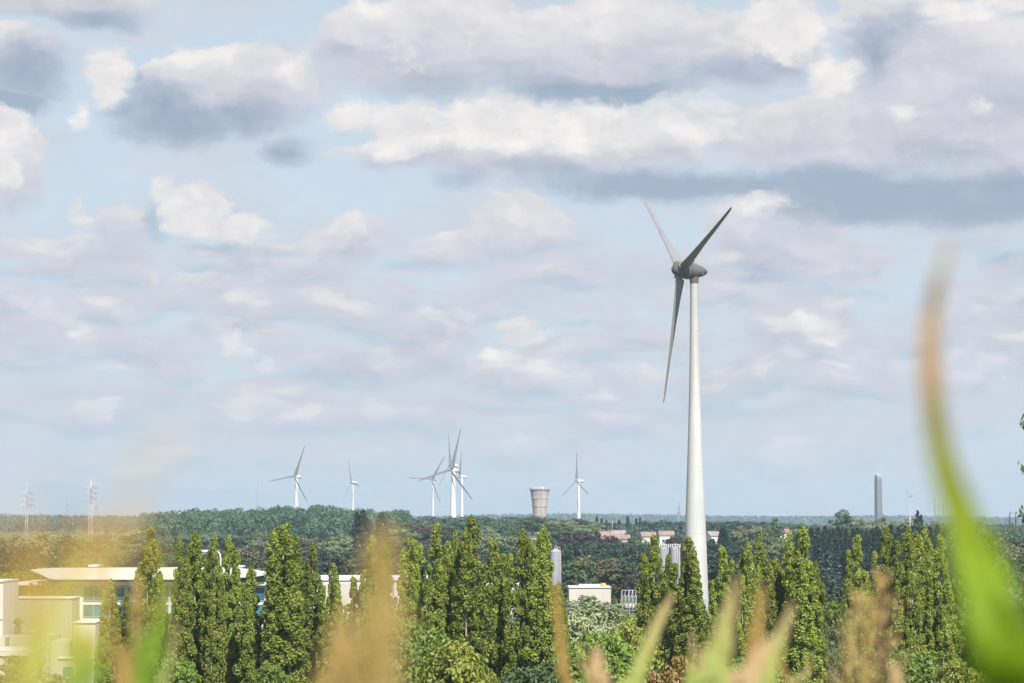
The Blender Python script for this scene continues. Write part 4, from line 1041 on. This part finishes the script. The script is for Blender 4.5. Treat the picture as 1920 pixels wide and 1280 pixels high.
# tree just beyond the right edge, only its twig ends reach in
def edge_tree():
    d = 60.; root = empty('sapling', (at(1990, 980, d).x, d, gz(at(1990, 980, d).x, d)), 0, 'dark young tree past the right edge, twig tips reaching in', 'tree')
    b = root.location; mb = MB(); H = at(0, 760, d).z-b.z
    mb.tube([(0,0,0),(.05,0,H*.5),(0,0,H)], [.12,.08,.02], 7)
    tips = []
    for (px, py) in [(1916,795),(1914,880),(1910,966),(1918,1010),(1955,840),(1960,920)]:
        q = at(px, py, d)-b; mb.tube([(0,0,q.z-.5),(q.x*.5,0,q.z-.2),tuple(q)], [.03,.02,.008], 5); tips.append(q)
    mb.build('trunk', M['darkbark'], root)
    C = []; N_ = []
    for q in tips:
        for _ in range(22 if q.x < -.6 else 60):
            C.append((q.x+random.gauss(.09, .07), q.y+random.gauss(0, .1), q.z+random.gauss(0, .08))); N_.append((random.gauss(0,1), random.gauss(-.5,1), random.gauss(.5,.6)))
    me_ = leaf_mesh('crown', np.array(C), np.array(N_), .08, np.random.default_rng(1).random(len(C)), L['mid'], 2.2)
    o = bpy.data.objects.new('crown', me_); COL.objects.link(o); o.parent = root
edge_tree()

# ------------------------------------------------------------------ out of focus grasses and maize close to the camera
def blademat(name, stops, trans=.4):
    m, N, out = mat(name)
    a_ = N.node('ShaderNodeAttribute', attribute_name='along'); r = N.node('ShaderNodeValToRGB'); N.l.new(a_.outputs['Fac'], r.inputs[0])
    while len(r.color_ramp.elements) > 1: r.color_ramp.elements.remove(r.color_ramp.elements[-1])
    r.color_ramp.elements[0].position = stops[0][0]; r.color_ramp.elements[0].color = (*stops[0][1], 1)
    for (t, c_) in stops[1:]: e = r.color_ramp.elements.new(t); e.color = (*c_, 1)
    tc_ = N.node('ShaderNodeTexCoord'); n = N.noise(N.vec('MULTIPLY', tc_.outputs['Object'], (400., 400., 8.)), 1., 3.)
    col = N.mix(N.math('MULTIPLY', n, .35), r.outputs[0], (.9, .9, .6, 1), 'MULTIPLY')
    p_ = N.node('ShaderNodeBsdfPrincipled'); p_.inputs['Roughness'].default_value = .5; tr = N.node('ShaderNodeBsdfTranslucent')
    N.l.new(col, p_.inputs['Base Color']); N.l.new(N.mix(1., col, (1.2,1.2,.7,1), 'MULTIPLY'), tr.inputs[0])
    mx = N.node('ShaderNodeMixShader'); mx.inputs[0].default_value = trans; N.l.new(p_.outputs[0], mx.inputs[1]); N.l.new(tr.outputs[0], mx.inputs[2]); N.l.new(mx.outputs[0], out.inputs[0])
    return m
def cat_rom(P_, n):
    P_ = [P_[0]*2-P_[1]]+P_+[P_[-1]*2-P_[-2]]; out = []
    for i in range(1, len(P_)-2):
        for j in range(n):
            t = j/n; a_, b_, c_, d_ = P_[i-1:i+3]
            out.append(.5*((2*b_)+(c_-a_)*t+(2*a_-5*b_+4*c_-d_)*t*t+(3*b_-a_-3*c_+d_)*t**3))
    out.append(P_[-2]); return out
def blade_leaf(name, pts, mat_, label, group, cat='grass blade', tilt=0.25, fold=.22):
    """pts: (px, py, width px, distance) from foot to tip; foot continues down to the ground"""
    base = Vector(at(*pts[0][:2], pts[0][3])); gx = base.x+(.1 if pts[0][0] > 960 else -.1)*.5
    foot = Vector((base.x*1.02, base.y, gz(base.x, base.y)-.02))
    P_ = [foot, foot.lerp(base, .5)]+[Vector(at(a_, b_, d_)) for a_, b_, w_, d_ in pts]
    Wd = [pts[0][2]*pts[0][3]/FPX*.25, pts[0][2]*pts[0][3]/FPX*.6]+[w_*d_/FPX for a_, b_, w_, d_ in pts]
    W4 = [Vector((w_, i/(len(Wd)-1), 0)) for i, w_ in enumerate(Wd)]
    PP = cat_rom(P_, 8); WW = cat_rom(W4, 8)
    zlo, zhi = Vector(at(*pts[0][:2], pts[0][3])).z, P_[-1].z
    vs = []; al = []; m = 7; n = len(PP)
    for i, p_ in enumerate(PP):
        t = (PP[min(i+1, n-1)]-PP[max(i-1, 0)]).normalized(); side = t.cross(Vector((0, -1, 0)))
        if side.length < 1e-3: side = Vector((1, 0, 0))
        side.normalize(); nrm = side.cross(t).normalized(); side = (side*math.cos(tilt)+nrm*math.sin(tilt)).normalized(); nrm = side.cross(t).normalized()
        w = max(WW[i].x, .0004)
        for j in range(m):
            s_ = (j/(m-1)-.5)*2; vs.append(p_+side*(s_*w*.5)+nrm*(abs(s_)*fold*w*.5+.04*w*math.sin(i*.9+j)))
            al.append(min(max((p_.z-zlo)/(zhi-zlo), 0), 1))
    nv = len(vs)
    th = .0004; vs2 = [v_+Vector((0, th, 0)) for v_ in vs]
    fs = [(i*m+j, i*m+j+1, (i+1)*m+j+1, (i+1)*m+j) for i in range(n-1) for j in range(m-1)]
    fs += [(nv+c_[3], nv+c_[2], nv+c_[1], nv+c_[0]) for c_ in fs]
    for i in range(n-1):
        fs.append((i*m, (i+1)*m, nv+(i+1)*m, nv+i*m)); fs.append((i*m+m-1, nv+i*m+m-1, nv+(i+1)*m+m-1, (i+1)*m+m-1))
    org = foot
    me_ = bpy.data.meshes.new(name); me_.from_pydata([tuple(v_-org) for v_ in vs+vs2], [], fs); me_.update()
    at_ = me_.attributes.new('along', 'FLOAT', 'POINT'); at_.data.foreach_set('value', al+al)
    me_.polygons.foreach_set('use_smooth', [True]*len(fs)); me_.materials.append(mat_)
    o = bpy.data.objects.new(name, me_); COL.objects.link(o); o.location = org
    return tag(o, label, cat, group)
bigleaf = blademat('maize_leaf_green', [(0,(.19,.34,.01)),(.30,(.22,.34,.01)),(.52,(.20,.23,.01)),(.62,(.20,.17,.01)),(.72,(.34,.19,.03)),(.84,(.32,.24,.12)),(1,(.5,.44,.38))], .5)
ylleaf = blademat('maize_leaf_yellowing', [(0,(.62,.68,.20)),(.35,(.62,.62,.18)),(.6,(.66,.52,.16)),(.75,(.52,.44,.34)),(1,(.48,.43,.40))], .5)
tanleaf = blademat('dry_leaf', [(0,(.70,.44,.10)),(1,(.72,.50,.14))], .5)
paleblade = blademat('pale_grass_blade', [(0,(.34,.44,.10)),(.45,(.42,.46,.15)),(.8,(.48,.41,.20)),(1,(.46,.34,.20))], .5)
greenblade = blademat('green_grass_blade', [(0,(.18,.34,.025)),(.5,(.26,.36,.04)),(1,(.50,.42,.08))], .5)
brownblade = blademat('brown_grass_blade', [(0,(.44,.29,.10)),(1,(.36,.23,.08))], .4)
peachblade = blademat('peach_grass_blade', [(0,(.52,.40,.20)),(1,(.54,.39,.24))], .45)
GL = 'blurred leaves and blades close to the camera'
blade_leaf('maize_leaf', [(1965,1420,165,1.5),(1905,1280,142,1.5),(1856,1120,104,1.5),(1808,980,70,1.55),(1768,860,48,1.6),(1746,720,36,1.65),(1746,610,31,1.7),(1762,520,20,1.7),(1788,440,8,1.7)], bigleaf,
  'big blurred green maize leaf rising along the right side, browning tip', GL, 'leaf', .35)
blade_leaf('maize_leaf', [(30,1480,60,.80),(84,1290,48,.80),(146,1130,42,.80),(205,1010,34,.80),(262,900,28,.80),(318,820,22,.80),(355,775,8,.80)], ylleaf,
  'broad very blurred yellowish leaf leaning right across the left side', GL, 'leaf', .3)
blade_leaf('dry_leaf', [(20,1330,16,.74),(36,1180,18,.73),(78,1070,28,.72),(150,1022,34,.71),(235,1015,30,.70),(310,990,10,.69)], tanleaf,
  'blurred amber dry leaf bending over the left tree line', GL, 'leaf', .2)
blade_leaf('dry_leaf', [(105,1300,14,.78),(100,1150,16,.77),(104,1030,15,.76),(112,930,12,.75),(118,860,6,.75)], ylleaf,
  'faint upright blurred leaf left of the broad yellowish one', GL, 'leaf', .9)
blade_leaf('green_grass_blade', [(270,1330,44,2.2),(286,1240,34,2.2),(302,1150,20,2.2),(310,1080,10,2.2),(306,1010,3,2.2)], greenblade, 'bright green blurred blade at the lower left, upright', GL)
blade_leaf('green_grass_blade', [(150,1340,40,1.9),(172,1270,34,1.9),(184,1215,20,1.9),(186,1175,5,1.9)], greenblade, 'short green blurred blade left of the bright upright one', GL)
blade_leaf('brown_grass_blade', [(228,1340,15,2.6),(214,1230,12,2.6),(202,1120,9,2.6),(199,1060,5,2.6),(202,1020,2,2.6)], brownblade, 'thin brown blurred stem between the two green blades, lower left', GL)
blade_leaf('brown_grass_blade', [(240,1330,22,2.8),(262,1240,16,2.8),(300,1170,10,2.8),(325,1100,3,2.8)], brownblade, 'brown blurred stem leaning right behind the bright green blade', GL)
blade_leaf('brown_grass_blade', [(1066,1350,18,4.2),(1058,1260,19,4.2),(1050,1180,15,4.2),(1043,1120,12,4.2),(1040,1085,4,4.2)], brownblade, 'narrow orange-brown blurred blade below the slim silo', GL)
blade_leaf('peach_grass_blade', [(1128,1350,34,3.6),(1120,1280,34,3.6),(1119,1240,28,3.6),(1118,1212,10,3.6)], peachblade, 'short rounded peach blade tip at the bottom middle', GL, tilt=.1)
blade_leaf('pale_grass_blade', [(1160,1370,30,4.4),(1188,1280,30,4.4),(1216,1210,24,4.4),(1242,1150,18,4.4),(1262,1112,5,4.4)], paleblade, 'slender pale blade leaning right below the silo pair', GL)
blade_leaf('pale_grass_blade', [(1322,1370,66,3.0),(1336,1280,60,3.0),(1352,1210,44,3.0),(1368,1140,24,3.0),(1384,1078,5,3.0)], paleblade, 'widest pale green blade, lower centre right', GL)
blade_leaf('peach_grass_blade', [(1318,1370,26,3.4),(1318,1290,24,3.4),(1316,1240,18,3.4),(1314,1212,5,3.4)], peachblade, 'short peach blade at the left foot of the widest pale one', GL)
blade_leaf('brown_grass_blade', [(1392,1370,30,3.2),(1404,1280,26,3.2),(1416,1200,22,3.2),(1428,1120,14,3.2),(1432,1090,4,3.2)], brownblade, 'upright brown blade right of the widest pale one', GL)
blade_leaf('pale_grass_blade', [(1420,1370,40,3.4),(1436,1280,36,3.4),(1456,1215,26,3.4),(1476,1160,15,3.4),(1490,1126,4,3.4)], paleblade, 'pale green blade leaning right, right of the brown one', GL)
blade_leaf('peach_grass_blade', [(1375,1370,50,3.1),(1398,1290,44,3.1),(1425,1230,28,3.1),(1448,1190,6,3.1)], peachblade, 'peach blade at the foot between the brown and the leaning pale one', GL)
blade_leaf('peach_grass_blade', [(1684,1370,26,3.8),(1682,1290,24,3.8),(1680,1256,18,3.8),(1678,1240,6,3.8)], peachblade, 'tiny peach blade tip at the bottom right of the sandy plume', GL)

for (px_, yt, ln, d_, cm, wh) in [(1088,1205,-10,4.6,paleblade,'thin straw stem right of the narrow orange-brown blade'),(1228,1175,26,5.0,brownblade,'thin brown stem close right of the slender pale blade'),
    (1300,1178,8,4.4,paleblade,'thin straw stem left of the widest pale blade'),(1462,1205,-14,4.8,brownblade,'thin brown stem crossing behind the leaning pale blade'),(1520,1222,20,4.5,paleblade,'short thin straw stem left of the sandy plumes'),
    (640,1120,22,3.4,brownblade,'thin brown stem beside the low peach plume'),(150,1150,-12,3.0,brownblade,'thin brown stem in front of the annex windows'),(330,1160,16,3.2,paleblade,'thin straw stem right of the bright green blade')]:
    blade_leaf('straw_grass_blade', [(px_-ln*2, 1360, 9, d_), (px_-ln, 1270, 8, d_), (px_-ln*.3, yt+40, 7, d_), (px_, yt, 3, d_)], cm, wh, GL)

def plume(apex, foot, w0, d, mat_, label, n=2600, seed=1, spread=.5, sl=.006, name='grass_plume'):
    r = np.random.default_rng(seed); A = np.array(at(*apex, d)); B = np.array(at(*foot, d)); Wm = w0*d/FPX
    b0 = Vector(B); g = gz(b0.x, b0.y)-.02; root = empty(name, (b0.x, b0.y, g), 0, label, 'grass plume', 'feathery dry grass plumes')
    org = np.array([b0.x, b0.y, g]); st = MB(); st.tube([(0,0,0), tuple((B-org)*.6), tuple(B-org), tuple(A-org)], [.003,.0025,.002,.0006], 5); st.build('stalk', brownblade, root)
    C = []; N_ = []; ax = A-B; nb = 110; strands = MB()
    for k in range(nb):
        t = r.random()**1.25*.97; ang = r.random()*6.283; s0 = B+ax*t
        ln = Wm*.5*(1-t)**.7*(.6+.8*r.random())+.004
        out_ = np.array([math.cos(ang), math.sin(ang)*.8, 0.])
        up = ax/np.linalg.norm(ax)
        e = s0+out_*ln+up*ln*1.6*(.6+.8*r.random())
        strands.tube([tuple(s0-org), tuple((s0+e)/2+out_*ln*.1-org), tuple(e-org)], .00018, 3)
        m = int(n/nb); tt = r.random(m)[:, None]
        C.append(s0+(e-s0)*tt+r.normal(size=(m, 3))*.0022); N_.append(r.normal(size=(m, 3)))
    strands.build('branchlets', mat_, root)
    C = np.concatenate(C)-org; N_ = np.concatenate(N_)
    global rng; rng = r
    me_ = leaf_mesh('spikelets', C, N_, sl, r.random(len(C)), mat_, 2.6)
    o = bpy.data.objects.new('spikelets', me_); COL.objects.link(o); o.parent = root
    return root
pm = leafmat('peach_plume', (.46,.31,.12), (.62,.47,.24), .45, .02)
sm = leafmat('sandy_plume', (.48,.32,.14), (.66,.50,.28), .45, .02)
plume((722,1000), (672,1420), 138, 1.5, pm, 'dense peach coloured blurred grass plume below the hall, widest of the plumes', 1300, 1, sl=.0021)
plume((728,1060), (700,1400), 60, 1.6, pm, 'peach blurred grass plume close against the right of the widest one', 600, 2, sl=.0026)
plume((650,1190), (606,1400), 76, 1.6, pm, 'low peach blurred plume at the left foot of the widest one', 700, 5, sl=.0028)
plume((1650,1075), (1600,1400), 150, 5.2, sm, 'sandy feathery grass plume in front of the right-hand poplars', 2500, 3, sl=.0030)
plume((1612,1110), (1570,1400), 110, 5.4, sm, 'sandy plume leaning on the left of the taller sandy one', 1400, 4, sl=.0030)
plume((262,1090), (232,1400), 60, 3.2, pm, 'thin brownish plume behind the green blades at lower left', 350, 6, sl=.005)

# ------------------------------------------------------------------ air
def haze():
    m, N, out = mat('haze_air'); v_ = N.node('ShaderNodeVolumePrincipled'); v_.inputs['Color'].default_value = (.62,.82,1,1); v_.inputs['Density'].default_value = 1.0e-4
    v_.inputs['Anisotropy'].default_value = .2
    N.l.new(v_.outputs[0], out.inputs['Volume'])
    mb = MB(); mb.box(-9800, 9800, -9800, 12100, -3, 175); o = mb.build('haze', m); tag(o, 'thin bluish air haze over the whole plain', None, None, 'stuff')
haze()
